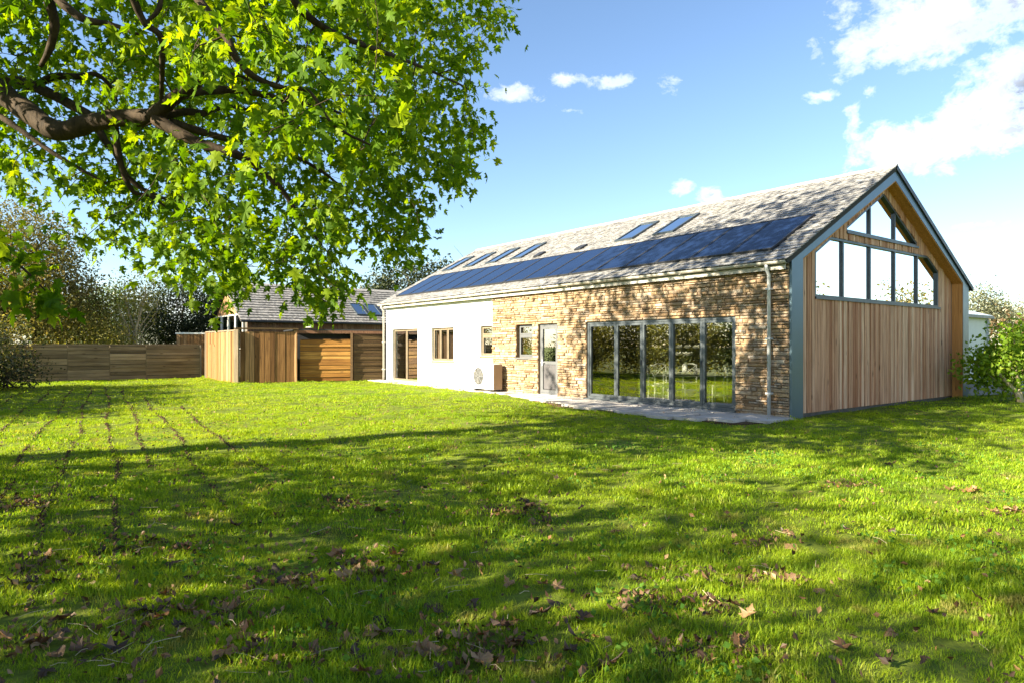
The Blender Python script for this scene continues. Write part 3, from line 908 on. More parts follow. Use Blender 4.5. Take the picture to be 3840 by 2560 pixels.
for k in range(3):
    a = 2 * math.pi * k / 3 + .3
    fb = HB_(); fb.prism([(cx_ + .03 * math.cos(a - .5), -.177, cz_ + .03 * math.sin(a - .5)), (cx_ + .24 * math.cos(a - .1), -.177, cz_ + .24 * math.sin(a - .1)), (cx_ + .25 * math.cos(a + .7), -.177, cz_ + .25 * math.sin(a + .7)), (cx_ + .05 * math.cos(a + .8), -.177, cz_ + .05 * math.sin(a + .8))], (0, -.004, 0))
    fb.build('fan_blade', M['plinth'], hp)
for fx in (-.42, .42):
    HB_().box(fx - .05, fx + .05, -.18, .17, .0, .069).build('foot', M['black'], hp)

# ------------------------------------------------------------------ dining set behind the folding doors
FZ = .062
def chair(pos, rz, label):
    c = empty('dining_chair', (pos.x, pos.y, FZ), rz); c.scale = (.95,) * 3
    tag(c, label, 'chair', 'white dining chairs behind the folding doors')
    m = M['white_paint']
    for sx in (-1, 1):
        MB().tube([(sx * .19, .19, 0), (sx * .19, .18, .45)], [.017, .021], 8).build('leg', m, c)
        MB().tube([(sx * .19, -.20, 0), (sx * .185, -.18, .45), (sx * .185, -.22, .95)], [.018, .021, .017], 8).build('leg', m, c)
    MB().bbox(-.22, .22, -.21, .21, .44, .475, .008).build('seat', m, c)
    b = MB(); b.tube([(-.19, -.22, .95), (-.08, -.235, .985), (.08, -.235, .985), (.19, -.22, .95)], .021, 8); b.tube([(-.185, -.195, .66), (.185, -.195, .66)], .014, 6)
    b.tube([(-.18, -.196, .67), (.18, -.222, .95)], .012, 6); b.tube([(.18, -.190, .67), (-.18, -.216, .95)], .012, 6)
    b.build('backrest', m, c)
    s_ = MB(); s_.tube([(-.19, .185, .2), (-.19, -.195, .2)], .010, 6); s_.tube([(.19, .185, .2), (.19, -.195, .2)], .010, 6); s_.build('stretcher', m, c)
KD = .845
tp = Vector((5.25, 19.55, 0)) * KD
tb = empty('dining_table', (tp.x, tp.y, FZ)); tag(tb, 'white dining table standing behind the folding glass doors', 'table')
MB().bbox(-.62, .62, -.42, .42, .725, .755, .006).build('table_top', M['white_paint'], tb)
MB().ring(-.56, .56, .66, .724, .02, -.36, .36).build('apron', M['white_paint'], tb)
for sx in (-1, 1):
    for sy in (-1, 1):
        MB().tube([(sx * .55, sy * .35, 0), (sx * .55, sy * .35, .72)], [.018, .026], 8).build('leg', M['white_paint'], tb)
chair(Vector((4.30, 19.35, 0)) * KD, math.radians(-75), 'white dining chair at the end of the table beside the middle glass door')
chair(Vector((4.72, 20.4, 0)) * KD, math.radians(200), 'white dining chair on the far side of the table, towards its left end')
chair(Vector((6.12, 19.55, 0)) * KD, math.radians(85), 'white dining chair at the table end nearest the downpipe')
chair(Vector((5.55, 20.4, 0)) * KD, math.radians(175), 'white dining chair on the far side of the table below the flowers')
vz = FZ + .757
vs_ = empty('flower_vase', (tp.x - .16, tp.y - .30, vz)); tag(vs_, 'vase of tall white flowers on the dining table', 'vase')
prof = [(0, 0), (.045, .0), (.06, .06), (.055, .14), (.035, .2), (.045, .23), (.038, .23), (.03, .2), (0, .19)]
V = []; Fq = []
for k in range(14):
    a = 2 * math.pi * k / 14
    V += [(r * math.cos(a), r * math.sin(a), z_) for r, z_ in prof]
m_ = len(prof)
for k in range(14):
    for q in range(m_ - 1):
        Fq.append((k * m_ + q, ((k + 1) % 14) * m_ + q, ((k + 1) % 14) * m_ + q + 1, k * m_ + q + 1))
MB().add(V, Fq).build('vase_body', M['white_paint'], vs_, True)
for k in range(7):
    a = k * 2.4; rr = .10 + .09 * (k % 3); hx, hy, hz_ = rr * math.cos(a), rr * math.sin(a) * .6, .42 + .085 * ((k * 2) % 4)
    st = MB().tube([(0, 0, .1), (hx * .4, hy * .4, .35), (hx, hy, hz_)], .005, 5).build('flower_stem', M['stemgreen'], vs_)
    fl = MB()
    for q in range(9):
        b_ = q * 2.399; e_ = .25 + .8 * (q / 9)
        dx, dy, dz = math.cos(b_) * math.cos(e_), math.sin(b_) * math.cos(e_), math.sin(e_)
        c_ = Vector((hx, hy, hz_)); tip = c_ + Vector((dx, dy, dz)) * .12; sd = Vector((-dy, dx, 0)).normalized() * .055; md = c_ + Vector((dx, dy, dz)) * .07
        fl.add([c_, md + sd, tip, md - sd], [(0, 1, 2, 3)])
        fl.add([c_ + Vector((0, 0, .01)), md - sd + Vector((0, 0, .008)), tip + Vector((0, 0, .002))], [(0, 1, 2)])
    fl.build('flower', M['petal'], st)
prof = [(0, 0), (.05, .0), (.06, .012), (.13, .06), (.16, .11), (.15, .11), (.12, .065), (.05, .02), (0, .018)]
V = []; Fq = []
for k in range(16):
    a = 2 * math.pi * k / 16
    V += [(r * math.cos(a), r * math.sin(a), z_) for r, z_ in prof]
m_ = len(prof)
for k in range(16):
    for q in range(m_ - 1):
        Fq.append((k * m_ + q, ((k + 1) % 16) * m_ + q, ((k + 1) % 16) * m_ + q + 1, k * m_ + q + 1))
bw_ = MB().add(V, Fq).build('fruit_bowl', M['white_paint'], None, True)
bw_.location = (tp.x + .2, tp.y - .1, vz); tag(bw_, 'white bowl on the dining table beside the flowers', 'bowl')

# ------------------------------------------------------------------ timber fences and outbuildings on the left
def board_run(parent, a, b, z0, z1, mat, width, vertical=True, thick=.022, name='board', zfun=None, jig=.012):
    """boards between ground points a and b as children of parent (placed in world coordinates)"""
    a = Vector(a); b = Vector(b); d = b - a; ln = d.length; d = d / ln; nrm = Vector((d.y, -d.x))
    def P(u, off, z): 
        p = a + d * u + nrm * off
        return (p.x, p.y, z)
    if vertical:
        q = [a - nrm * .03, b - nrm * .03, b - nrm * .012, a - nrm * .012]
        MB().prism([(p.x, p.y, z0) for p in q], (0, 0, z1 - z0 - .03)).build('backing', M['black'], parent)
        u = 0
        while u < ln - .02:
            w = min(width * random.uniform(.85, 1.15), ln - u)
            o = random.uniform(0, jig) + (.012 if random.random() < .35 else 0); zt = z1 + random.uniform(-.012, .012); g = .006
            vs = [P(x, y, z) for z in (z0, zt) for y in (o, o + thick) for x in (u + g, u + w - g)]
            MB().add(vs, [(0, 2, 3, 1), (4, 5, 7, 6), (0, 1, 5, 4), (2, 6, 7, 3), (0, 4, 6, 2), (1, 3, 7, 5)]).build(name, mat, parent)
            u += w
    else:
        q = [a - nrm * .03, b - nrm * .03, b - nrm * .015, a - nrm * .015]
        MB().prism([(p.x, p.y, z0) for p in q], (0, 0, z1 - z0 - .03)).build('backing', M['black'], parent)
        z = z0
        while z < z1 - .02:
            h = min(width * random.uniform(.8, 1.2), z1 - z)
            o = random.uniform(0, jig) + (.018 if random.random() < .4 else 0); g = .007; tl = random.uniform(-.006, .006)
            vs = [P(x, y + (o if zz == 0 else o - .008), (z + g if zz == 0 else z + h - g) + (tl if x > 0 else 0)) for zz in (0, 1) for y in (0, thick) for x in (.004, ln - .004)]
            MB().add(vs, [(0, 2, 3, 1), (4, 5, 7, 6), (0, 1, 5, 4), (2, 6, 7, 3), (0, 4, 6, 2), (1, 3, 7, 5)]).build(name, mat, parent)
            z += h
def post(parent, x, y, z1, mat, r=.05, name='post', z0=-.1):
    return MB().box(x - r, x + r, y - r, y + r, z0, z1, None, .004).build(name, mat, parent)
# long low fence of horizontal boards
fa, fb_ = Vector((-20.2, 26.1)), Vector((-14.15, 29.85))
fence = empty('board_fence'); tag(fence, 'low weathered fence of horizontal boards along the far left lawn edge', 'fence')
cuts = [0, .30, .51, .70, 1.0]
for q0, q1 in zip(cuts, cuts[1:]):
    a = fa.lerp(fb_, q0); b = fa.lerp(fb_, q1)
    board_run(fence, a, b, .04, 1.54, M['fence_h'], .15, False, .025)
fd = (fb_ - fa).normalized(); fn = Vector((fd.y, -fd.x))
for q in cuts:
    p = fa.lerp(fb_, q) - fn * .06
    post(fence, p.x, p.y, 1.5, M['post'])
# bin store: two fences of upright boards that meet in a corner
P0 = Vector((-10.78, 25.75)); P1 = hw(24.6, -5.3).to_2d(); P2 = Vector((-8.72, 26.55))
sf = empty('side_fence'); tag(sf, 'upright board fence with plank gate between the low fence and corner post', 'fence')
d1 = (P1 - P0).normalized()
board_run(sf, P1, P0 + d1 * .12, .02, 2.02, M['fence_v'], .22, True, .024)
cap = MB(); nn = Vector((d1.y, -d1.x))
def capbox(mb, a, b, w, z0, z1):
    a = Vector(a); b = Vector(b); d = (b - a).normalized(); n = Vector((d.y, -d.x)) * w
    q = [a - n, b - n, b + n, a + n]
    mb.prism([(p.x, p.y, z0) for p in q], (0, 0, z1 - z0))
    return mb
capbox(MB(), P1, P0, .06, 2.04, 2.09).build('cap_rail', M['post'], sf)
post(sf, P1.x, P1.y, 2.06, M['post'], .07)
gp0 = P1.lerp(P0, .12); gp1 = P1.lerp(P0, .36); nf = Vector((-d1.y, d1.x))
if nf.dot(Vector((0, -1))) < 0: nf = -nf
ga = MB()
for k in range(9):
    u0, u1 = k / 9, (k + 1) / 9
    a = gp0.lerp(gp1, u0 + .006) + nf * .03; b = gp0.lerp(gp1, u1 - .006) + nf * .03
    zt = 1.42 + .16 * math.sin(math.pi * (u0 + u1) / 2)
    q = [a, b, b + nf * .02, a + nf * .02]
    MB().prism([(p.x, p.y, .06) for p in q], (0, 0, zt - .06)).build('gate_board', M['fence_v'], sf)
cpost = tag(post(None, P0.x + .02, P0.y - .02, 2.10, M['post'], .085, 'corner_post'), 'thick grey corner post where two upright board fences meet', 'post')
ff = empty('front_fence'); tag(ff, 'sunlit pale upright board fence panel facing the lawn beside corner post', 'fence')
board_run(ff, P0 + (P2 - P0) * .06, P2, .02, 2.02, M['fence_v'], .19, True, .024)
capbox(MB(), P0 - Vector((.1, .0)), P2 + Vector((.1, .04)), .10, 2.11, 2.17).build('cap_rail', M['dark_h'], ff)
post(ff, P2.x, P2.y, 2.08, M['fence_v'], .05)
# log store with golden horizontal boards
Q0 = P2 + Vector((.08, .28)); Q1 = Vector((-6.62, 27.25)); Q2 = Vector((-5.38, 27.72))
ls = empty('log_store'); tag(ls, 'timber store front of golden and dark horizontal boards under a dark beam', 'log store')
board_run(ls, Q0, Q1, .04, 1.74, M['gold_h'], .145, False, .03, jig=.03)
board_run(ls, Q1 + (Q2 - Q1) * .05, Q2, .04, 1.95, M['dark_h'], .13, False, .03, jig=.02)
post(ls, Q1.x, Q1.y - .03, 2.0, M['dark_h'], .05)
capbox(MB(), P2 + Vector((0, .08)), Q2 + Vector((.02, -.05)), .06, 1.96, 2.08).build('beam', M['barn_v'], ls)
rf = MB(); q = [P2 + Vector((-.1, .0)), Q2 + Vector((.02, -.12)), Q2 + Vector((-.9, 2.5)), P2 + Vector((-1.4, 2.6))]
rf.prism([(p.x, p.y, 2.085) for p in q], (0, 0, .05)).build('roof', M['black'], ls)
bk = MB(); capbox(bk, Q0 + Vector((-.3, .5)), Q2 + Vector((0, .6)), .02, 0, 2.08).build('back_wall', M['black'], ls)
# lamp box on the beam
lb = MB().bbox(-.09, .09, -.08, .08, 2.18, 2.38, .02).build('wall_lantern', M['casing'], None)
lb.location = (P2.x + .5, P2.y + .05, .0); tag(lb, 'small pale lantern box on the roof edge above golden boards', 'lantern')
# timber barn with slate roof behind
barn = empty('slate_roofed_barn', (C0.x, C0.y, 0), HOUSE_ROT)
tag(barn, 'low timber clad barn with grey slate roof behind the log store', 'barn')
BT, BS0, BS1, BW, BE, BR = 25.2, -3.5, 12.0, 6.0, 2.72, 4.58
MB(True).box(BT, BT + BW, BS0 + .1, BS1, -.1, BE).build('wall', M['plinth'], barn)
s = BS0 + .1
while s < BS1 - .1:
    w = random.choice((.14, .18, .22)); 
    if s < 6.5:
        o_ = random.uniform(.0, .014)
        MB(True).box(BT - .03 - o_, BT - .002, s + .003, s + w - .006, .1, BE).build('board', M['barn_v'], barn)
    s += w
# glazed left gable
gw = MB(True)
gw.prism([(BT, BS0 + .09, BE), (BT + BW, BS0 + .09, BE), (BT + BW / 2, BS0 + .09, BR - .12)], (0, -.06, 0)); gw.build('gable_wall', M['fence_v'], barn)
for k in range(4):
    a = BT + .35 + k * 1.32
    wv = MB(True)
    wv.box(a, a + .06, BS0 - .02, BS0 + .07, 1.3, 3.0); wv.box(a + 1.19, a + 1.25, BS0 - .02, BS0 + .07, 1.3, 3.0); wv.box(a + .06, a + 1.19, BS0 - .02, BS0 + .07, 1.3, 1.36); wv.box(a + .06, a + 1.19, BS0 - .02, BS0 + .07, 2.94, 3.0)
    wv = wv.build('window', M['white_paint'], barn)
    MB(True).box(a + .061, a + 1.189, BS0 + .02, BS0 + .03, 1.361, 2.939).build('pane', M['glass_dark'], wv)
bsl = (BR - BE) / (BW / 2)
bcos = 1 / math.sqrt(1 + bsl * bsl); bsin = bsl * bcos
bl_ = (BW / 2 + .25) / bcos
def BP(s_, along, lift):                 # near slope of the barn roof (eave overhangs .25)
    tt = BT - .25 + along * bcos - bsin * lift
    return (tt, s_, BE - .25 * bsl + .06 + along * bsin + bcos * lift)
rb = MB(True); q = [BP(BS0 - .25, 0, -.06), BP(BS0 - .25, bl_, -.06), BP(BS0 - .25, bl_, -.002), BP(BS0 - .25, 0, -.002)]
rb.prism(q, (0, BS1 - BS0 + .25, 0)); broof = rb.build('roof', M['deck'], barn)
r2 = MB(True); m2 = lambda p: (2 * (BT + BW / 2) - p[0], p[1], p[2])
r2.prism([m2(p) for p in q], (0, BS1 - BS0 + .25, 0)); r2.build('far_roof_slope', M['black'], barn)
d = 0; row = 0; bs_list = []
BSK = [(2.3, 2.95), (3.12, 3.77)]
while d < bl_ - .03:
    s = BS0 - .25 - (.2 if row % 2 else 0)
    while s < BS1:
        w = .38 * random.uniform(.85, 1.15); a, b = max(s, BS0 - .27), min(s + w - .006, BS1); s += w
        if b - a < .05 or a > 7.5: continue
        lo = .045 + random.uniform(0, .008); te = min(d + .36, bl_)
        vs = [BP(a, d, lo), BP(b, d, lo), BP(b, te, .002), BP(a, te, .002), BP(a, d, lo + .014), BP(b, d, lo + .014), BP(b, te, .016), BP(a, te, .016)]
        bs_list.append((math.hypot(*(hw(BT + d, (a + b) / 2).to_2d())), vs))
    d += .255; row += 1
bs_list.sort(key=lambda q: q[0]); rest = MB(True)
FS = [(0, 3, 2, 1), (4, 5, 6, 7), (0, 1, 5, 4), (1, 2, 6, 5), (2, 3, 7, 6), (3, 0, 4, 7)]
for i, (_, vs) in enumerate(bs_list):
    if i < 300: MB(True).add(vs, FS).build('slate', M['slate_barn'], broof)
    else: rest.add(vs, FS)
if rest.V: tag(rest.build('slate_courses', M['slate_barn'], broof), None, None, None, 'stuff')
MB(True).prism([BP(BS0 - .25, bl_ - .16, .05), BP(BS0 - .25, bl_ + .02, .07), BP(BS0 - .25, bl_ + .02, .03), BP(BS0 - .25, bl_ - .16, .02)], (0, BS1 - BS0, 0)).build('ridge', M['ridge'], broof)
for a, b in BSK:
    sk = MB(True)
    for c_, d_, e_, f_ in ((a, a + .06, .75, 2.0), (b - .06, b, .75, 2.0), (a + .06, b - .06, .75, .81), (a + .06, b - .06, 1.94, 2.0)):
        sk.prism([BP(c_, e_, .03), BP(c_, f_, .03), BP(c_, f_, .11), BP(c_, e_, .11)], (0, d_ - c_, 0))
    sk = sk.build('rooflight', M['frame_dark'], barn)
    MB(True).prism([BP(a + .061, .811, .07), BP(a + .061, 1.939, .07), BP(a + .061, 1.939, .09), BP(a + .061, .811, .09)], (0, b - a - .122, 0)).build('pane', M['glass_sky'], sk)
MB(True).tube([(BT - .30, BS0 - .25, BE - .12), (BT - .30, BS1, BE - .12)], .05, 8).build('gutter', M['black'], barn)
# paler fence glimpsed behind the gate corner
bf = empty('rear_fence'); tag(bf, 'short pale capped upright board fence behind the end of low horizontal fence', 'fence')
board_run(bf, (-16.6, 32.6), (-14.9, 32.9), .0, 2.02, M['fence_v'], .16, True)
capbox(MB(), (-16.65, 32.59), (-14.85, 32.91), .05, 2.035, 2.11).build('cap_rail', M['white_paint'], bf)
post(bf, -14.8, 32.95, 2.14, M['white_paint'], .06)

# ------------------------------------------------------------------ pale outbuilding and low wall on the right
sh = empty('pale_outbuilding', (17.2, 24.6, 0), math.radians(37.5)); tag(sh, 'pale painted outbuilding with light metal roof behind the right hand bush', 'outbuilding')
MB().box(-3.2, 1.55, 0, 4, -.1, 2.6).build('wall', M['shed_wall'], sh)
r_ = MB(); r_.prism([(-3.35, -.15, 2.62), (-3.35, 2, 3.25), (-3.35, 4.15, 2.62), (-3.35, 4.15, 2.55), (-3.35, -.15, 2.55)], (5.05, 0, 0)); r_.build('roof', M['shed_roof'], sh)
MB().box(-3.35, 1.7, -.2, -.151, 2.5, 2.6).build('gutter', M['frame_dark'], sh)
MB().tube([(1.48, -.06, 2.5), (1.48, -.06, 0)], .04, 8).build('downpipe', M['pipe'], sh)
lw = tag(MB().box(13.4, 17.5, 19.6, 19.85, -.1, .42, None, .01).build('low_wall', M['concrete'], None), 'low grey concrete wall behind the foot of the leafy bush', 'wall')
# ------------------------------------------------------------------ trees
def leaf_quads(pos, size, rng, droop=0.0, aspect=1.6):
    """folded diamond leaves: 4 vertices, 2 triangles each, at random attitudes"""
    n = len(pos)
    d = rng.normal(size=(n, 3)); d[:, 2] -= droop; d /= np.linalg.norm(d, axis=1, keepdims=True)
    r = rng.normal(size=(n, 3)); s = np.cross(d, r); s /= np.linalg.norm(s, axis=1, keepdims=True) + 1e-9
    nn = np.cross(d, s)
    sz = (size * rng.uniform(.6, 1.35, n))[:, None]
    a = pos; b = pos + d * sz * .5 + s * sz * .5 / aspect + nn * sz * .12; c = pos + d * sz; e = pos + d * sz * .5 - s * sz * .5 / aspect + nn * sz * .12
    V = np.stack([a, b, c, e], 1).reshape(-1, 3)
    i = np.arange(n) * 4
    T = np.stack([np.stack([i, i + 1, i + 2], 1), np.stack([i, i + 2, i + 3], 1)], 1).reshape(-1, 3)
    return V, T, np.repeat(rng.uniform(0, 1, n), 2)
def curve_pts(a, b, sag, n, rng, wob=.06):
    a = np.array(a); b = np.array(b); L_ = np.linalg.norm(b - a)
    out = []
    ph = rng.uniform(0, 6, 3)
    for k in range(n + 1):
        u = k / n
        p = a + (b - a) * u + np.array([0, 0, sag * 4 * u * (1 - u)])
        p = p + L_ * wob * math.sin(math.pi * u) * np.array([math.sin(5 * u + ph[0]), math.sin(4 * u + ph[1]), .5 * math.sin(6 * u + ph[2])])
        out.append(p)
    return out
def tree(name, label, cat, base, blobs, nclump, per, size, leaf, bark, trunk_r, group=None, seed=1, twigs=8, stems=1, shell=.45, sig=.28, cut=None):
    """blobs: ellipsoids (dx, dy, z, rx, ry, rz) relative to base"""
    rng = np.random.default_rng(seed)
    t = empty(name, (base[0], base[1], base[2] if len(base) > 2 else 0)); tag(t, label, cat, group)
    vol = np.array([b[3] * b[4] * b[5] for b in blobs]) ** .75; vol /= vol.sum()
    cl = []
    for b, v in zip(blobs, vol):
        k = max(3, int(nclump * v)); d = rng.normal(size=(k, 3)); d /= np.linalg.norm(d, axis=1, keepdims=True)
        r = shell + (1 - shell) * rng.uniform(0, 1, (k, 1)) ** .6
        r *= 1 + .22 * np.sin(d[:, :1] * 5 + seed) * np.sin(d[:, 1:2] * 6 + d[:, 2:] * 4)
        cl.append(np.array(b[:3]) + d * r * np.array(b[3:]))
    cl = np.concatenate(cl)
    cl = cl[cl[:, 2] > .12]
    topz = max(b[2] for b in blobs)
    for sI in range(stems):
        bx = rng.normal(0, .18 if stems > 1 else .0, 2)
        b = blobs[sI % len(blobs)]
        mb = MB(); tops = (b[0], b[1], b[2] + b[5] * .4)
        pts = curve_pts((bx[0], bx[1], -.15), tops, 0, 7, rng, .05)
        mb.tube(pts, [trunk_r * (1.25 if k == 0 else 1 - .11 * k) for k in range(8)], 9)
        mb.build('trunk' if stems == 1 else 'stem', bark, t, True)
    br = MB()
    for b in blobs:
        for k in range(twigs):
            d = rng.normal(size=3); d /= np.linalg.norm(d)
            e = np.array(b[:3]) + d * np.array(b[3:]) * rng.uniform(.6, 1.0)
            if e[2] < .2: continue
            a = np.array((b[0] * .5, b[1] * .5, max(.15, min(topz, e[2] * rng.uniform(.35, .7)))))
            r = trunk_r * rng.uniform(.18, .4)
            br.tube(curve_pts(a, e, .1, 5, rng, .08), [r, r * .8, r * .6, r * .45, r * .3, r * .15], 5, False)
    if br.V: br.build('branches', bark, t, True)
    pos = np.repeat(cl, per, 0) + rng.normal(0, sig, (len(cl) * per, 3))
    pos = pos[pos[:, 2] > .05]
    V, T, R = leaf_quads(pos, size, rng, .3)
    link_mesh('crown', np_mesh('crown', V, T, R), leaf, t)
    return t
def gp(px, Y): return ((px - CX) / F * Y, Y)
# behind the low fence, left to right
tree('autumn_tree', 'tall sparse brownish green tree rising behind the left end of the low fence', 'tree', gp(40, 31.0), [(0, 0, 5.2, 3.6, 3, 3.2), (1.8, .5, 3.2, 2.6, 2.2, 2.2), (-2.5, 0, 3.4, 3, 2.4, 2.4)], 2300, 20, .125, M['leaf_brown'], M['bark_dark'], .2, None, 11, 14, shell=.25)
tree('yellow_shrub', 'pale yellow sunlit shrub behind the middle of the low fence', 'shrub', gp(300, 31.5), [(0, 0, 1.7, 1.9, 1.2, 1.5), (1.4, 0, 1.3, 1.3, 1, 1.1)], 420, 18, .11, M['leaf_yellow'], M['bark_pale'], .05, None, 12, 8, 3)
tree('pale_stemmed_tree', 'slender tree with pale upright stems and thin yellowish foliage above the low fence', 'tree', gp(505, 32.8), [(-.5, 0, 3.8, .9, .8, 1.3), (.55, 0, 3.9, .9, .8, 1.4), (-1.2, .3, 2.6, 1.3, 1, 1.1)], 170, 14, .12, M['leaf_yellow'], M['bark_pale'], .10, None, 13, 9, 3, .2)
tree('evergreen_tree', 'dense dark evergreen tree behind the right end of the low fence', 'tree', gp(690, 37), [(0, 0, 3.0, 2.6, 2, 2.2), (-1.8, .2, 2.4, 1.8, 1.6, 1.6), (1.6, 0, 2.4, 1.6, 1.6, 1.5)], 900, 24, .13, M['leaf_dark'], M['bark_dark'], .16, None, 14, 8)
tree('mixed_hedge', 'brown and olive hedge in front of the left end of the low fence', 'hedge', gp(-45, 26.2), [(0, 0, 1.4, 1.7, 1.0, 1.3), (-1.6, 0, 1.6, 1.6, 1, 1.5)], 260, 16, .13, M['leaf_brown'], M['bark_dark'], .05, None, 15, 8, 3)
tree('dark_shrub', 'low dark green shrub at the left picture edge in front of the fence', 'shrub', gp(30, 22.2), [(0, 0, .55, 1.0, .9, .7), (-1.3, -.2, .8, 1.2, 1, .95)], 330, 20, .085, M['leaf_dark'], M['bark_dark'], .04, None, 16, 6, 3)
tree('olive_tree', 'mid green tree behind the low fence between the yellow shrub and the evergreen', 'tree', gp(400, 39), [(0, 0, 3.0, 2.2, 1.8, 2.0), (-2.6, 0, 2.6, 2, 1.6, 1.8)], 900, 22, .125, M['leaf_mid'], M['bark_dark'], .12, None, 17, 8)
# behind the barn and the house
tree('dark_leaved_tree', 'dark leafy tree showing between the barn roof and the white wall gable', 'tree', gp(1530, 46), [(0, 0, 5.4, 2.6, 2, 2.2), (-2.2, 0, 4.4, 1.6, 1.6, 1.5), (2.2, 0, 5.9, 1.3, 1.3, 1.5)], 480, 18, .2, M['leaf_dark'], M['bark_dark'], .2, None, 18, 8)
bt = empty('bare_tree', (*gp(1775, 48), 0)); tag(bt, 'leafless twiggy tree top poking above the slate roof ridge', 'tree')
rng = np.random.default_rng(5)
MB().tube(curve_pts((0, 0, -.1), (.1, 0, 7.6), 0, 8, rng, .02), [.11, .1, .09, .08, .07, .06, .045, .03, .02], 7).build('trunk', M['bark_dark'], bt, True)
for k in range(16):
    z0 = rng.uniform(4.8, 7.5); a = rng.uniform(0, 6.28); l_ = rng.uniform(.7, 1.9)
    MB().tube(curve_pts((.07, 0, z0), (.07 + l_ * math.cos(a), l_ * math.sin(a), z0 + l_ * rng.uniform(.3, 1.0)), 0, 5, rng, .06), [.026, .022, .018, .014, .01, .006], 5).build('branch', M['bark_dark'], bt)
# right hand side
tree('pine_tree', 'grey green pine top behind the right corner of the gable', 'tree', gp(3670, 42), [(0, 0, 3.6, 1.5, 1.3, 1.7), (.9, 0, 3.2, 1.2, 1.2, 1.0)], 260, 20, .15, M['leaf_grey'], M['bark_dark'], .14, None, 20, 8)
tree('round_tree', 'olive grey tree beyond the pale outbuilding at the right edge', 'tree', gp(3800, 46), [(0, 0, 3.1, 2.2, 1.8, 1.5), (2.4, 0, 3.0, 2.4, 1.8, 1.5)], 380, 18, .17, M['leaf_grey'], M['bark_dark'], .16, None, 21, 8)
tree('russet_hedge', 'russet autumn hedge between the pale outbuilding and the leafy bush', 'hedge', gp(3800, 33), [(0, 0, 1.5, 2.0, 1.0, 1.4), (2, 0, 1.5, 1.6, 1, 1.4)], 230, 16, .15, M['leaf_red'], M['bark_dark'], .06, None, 22, 6, 3)
fgt = tree('leafy_bush', 'bright green large leaved bush at the right picture edge beside the gable', 'bush', (*gp(3835, 17.2), 0), [(-.15, .1, 1.45, .8, .7, .55), (-.8, .2, .95, .65, .6, .55), (.5, .1, 1.45, .9, .8, .75), (-.3, .4, .8, .75, .6, .55)], 260, 16, .13, M['leaf_fig'], M['bark_pale'], .05, None, 23, 7, 1, .2, .16)
MB().tube([(-.02, 0, -.1), (-.14, 0, .22), (-.40, .05, .55), (-.62, .1, .85)], [.085, .07, .05, .03], 9).build('trunk', M['bark_pale'], fgt, True)

for i, (x, y, h, lab) in enumerate([(29, 17.5, 4.6, 'tree standing apart on the right boundary, nearest the lawn'), (35, 24, 5.4, 'taller tree on the right boundary behind the nearest one'), (38, 15, 4.6, 'broad tree farthest out on the right boundary')]):
    tree('right_boundary_tree', lab, 'tree', (x, y), [(0, 0, h * .62, 1.9, 1.9, h * .36), (1, -1.2, h * .5, 1.5, 1.5, h * .28)], 150, 14, .2, M['leaf_brown'], M['bark_dark'], .14, 'trees along the right boundary', 80 + i, 10)
# trees and hedge along the left boundary, beside and behind the viewer
offs = [(-17.4, 20.4, 2.9, 'leaf_hedge', 'olive boundary bush, farthest along the left edge'), (-16.2, 17.4, 3.1, 'leaf_hedge', 'olive boundary bush, second from the far end of the left edge'),
        (-14.8, 14.6, 3.0, 'leaf_hedge', 'olive boundary bush level with the middle of the lawn'), (-14.4, 11.8, 2.8, 'leaf_mid', 'green boundary bush nearest the maple trunk')]
for i, (x, y, h, lm, lab) in enumerate(offs):
    tree('boundary_bush', lab, 'bush', (x, y), [(0, 0, h * .5, 1.3, 1.6, h * .52), (-.9, .6, h * .58, 1.2, 1.5, h * .55)], 420, 18, .14, M[lm], M['bark_dark'], .06, 'bushes along the left boundary', 40 + i, 9, 3)
shade = [(-8.6, 1.4, 6.0, 1.9, 'first small tree of the left boundary, just beside the viewer'), (-7.2, 3.9, 4.9, 1.4, 'low bushy tree under the overhanging maple limbs'), (-10.2, -1.2, 7.5, 2.1, 'taller boundary tree left of and behind the viewer'),
         (-9.2, -4.4, 9.2, 2.4, 'tallest boundary tree behind the viewer'), (-6.6, -2.2, 6.0, 1.8, 'small tree close behind the viewer on the left'), (-12.4, 2.8, 8.0, 2.1, 'boundary tree in the second row behind the low bushy tree'),
         (-9.7, 5.6, 5.2, 1.5, 'small tree growing at the foot of the maple trunk'), (-13.6, -4.0, 10.0, 2.4, 'tall outer tree in the far left corner behind the viewer'), (-5.4, .9, 3.2, 1.2, 'low shrub nearest the viewer on the left')]
for i, (x, y, h, r, lab) in enumerate(shade):
    tree('boundary_tree', lab, 'tree', (x, y),
         [(0, 0, h * .62, r, r, h * .36), (r * .5, -r * .6, h * .45, r * .75, r * .75, h * .28)], int(74 * r), 13, .17, M['leaf_mid'], M['bark_dark'], .09, 'trees along the left boundary', 60 + i, 8, sig=.24)

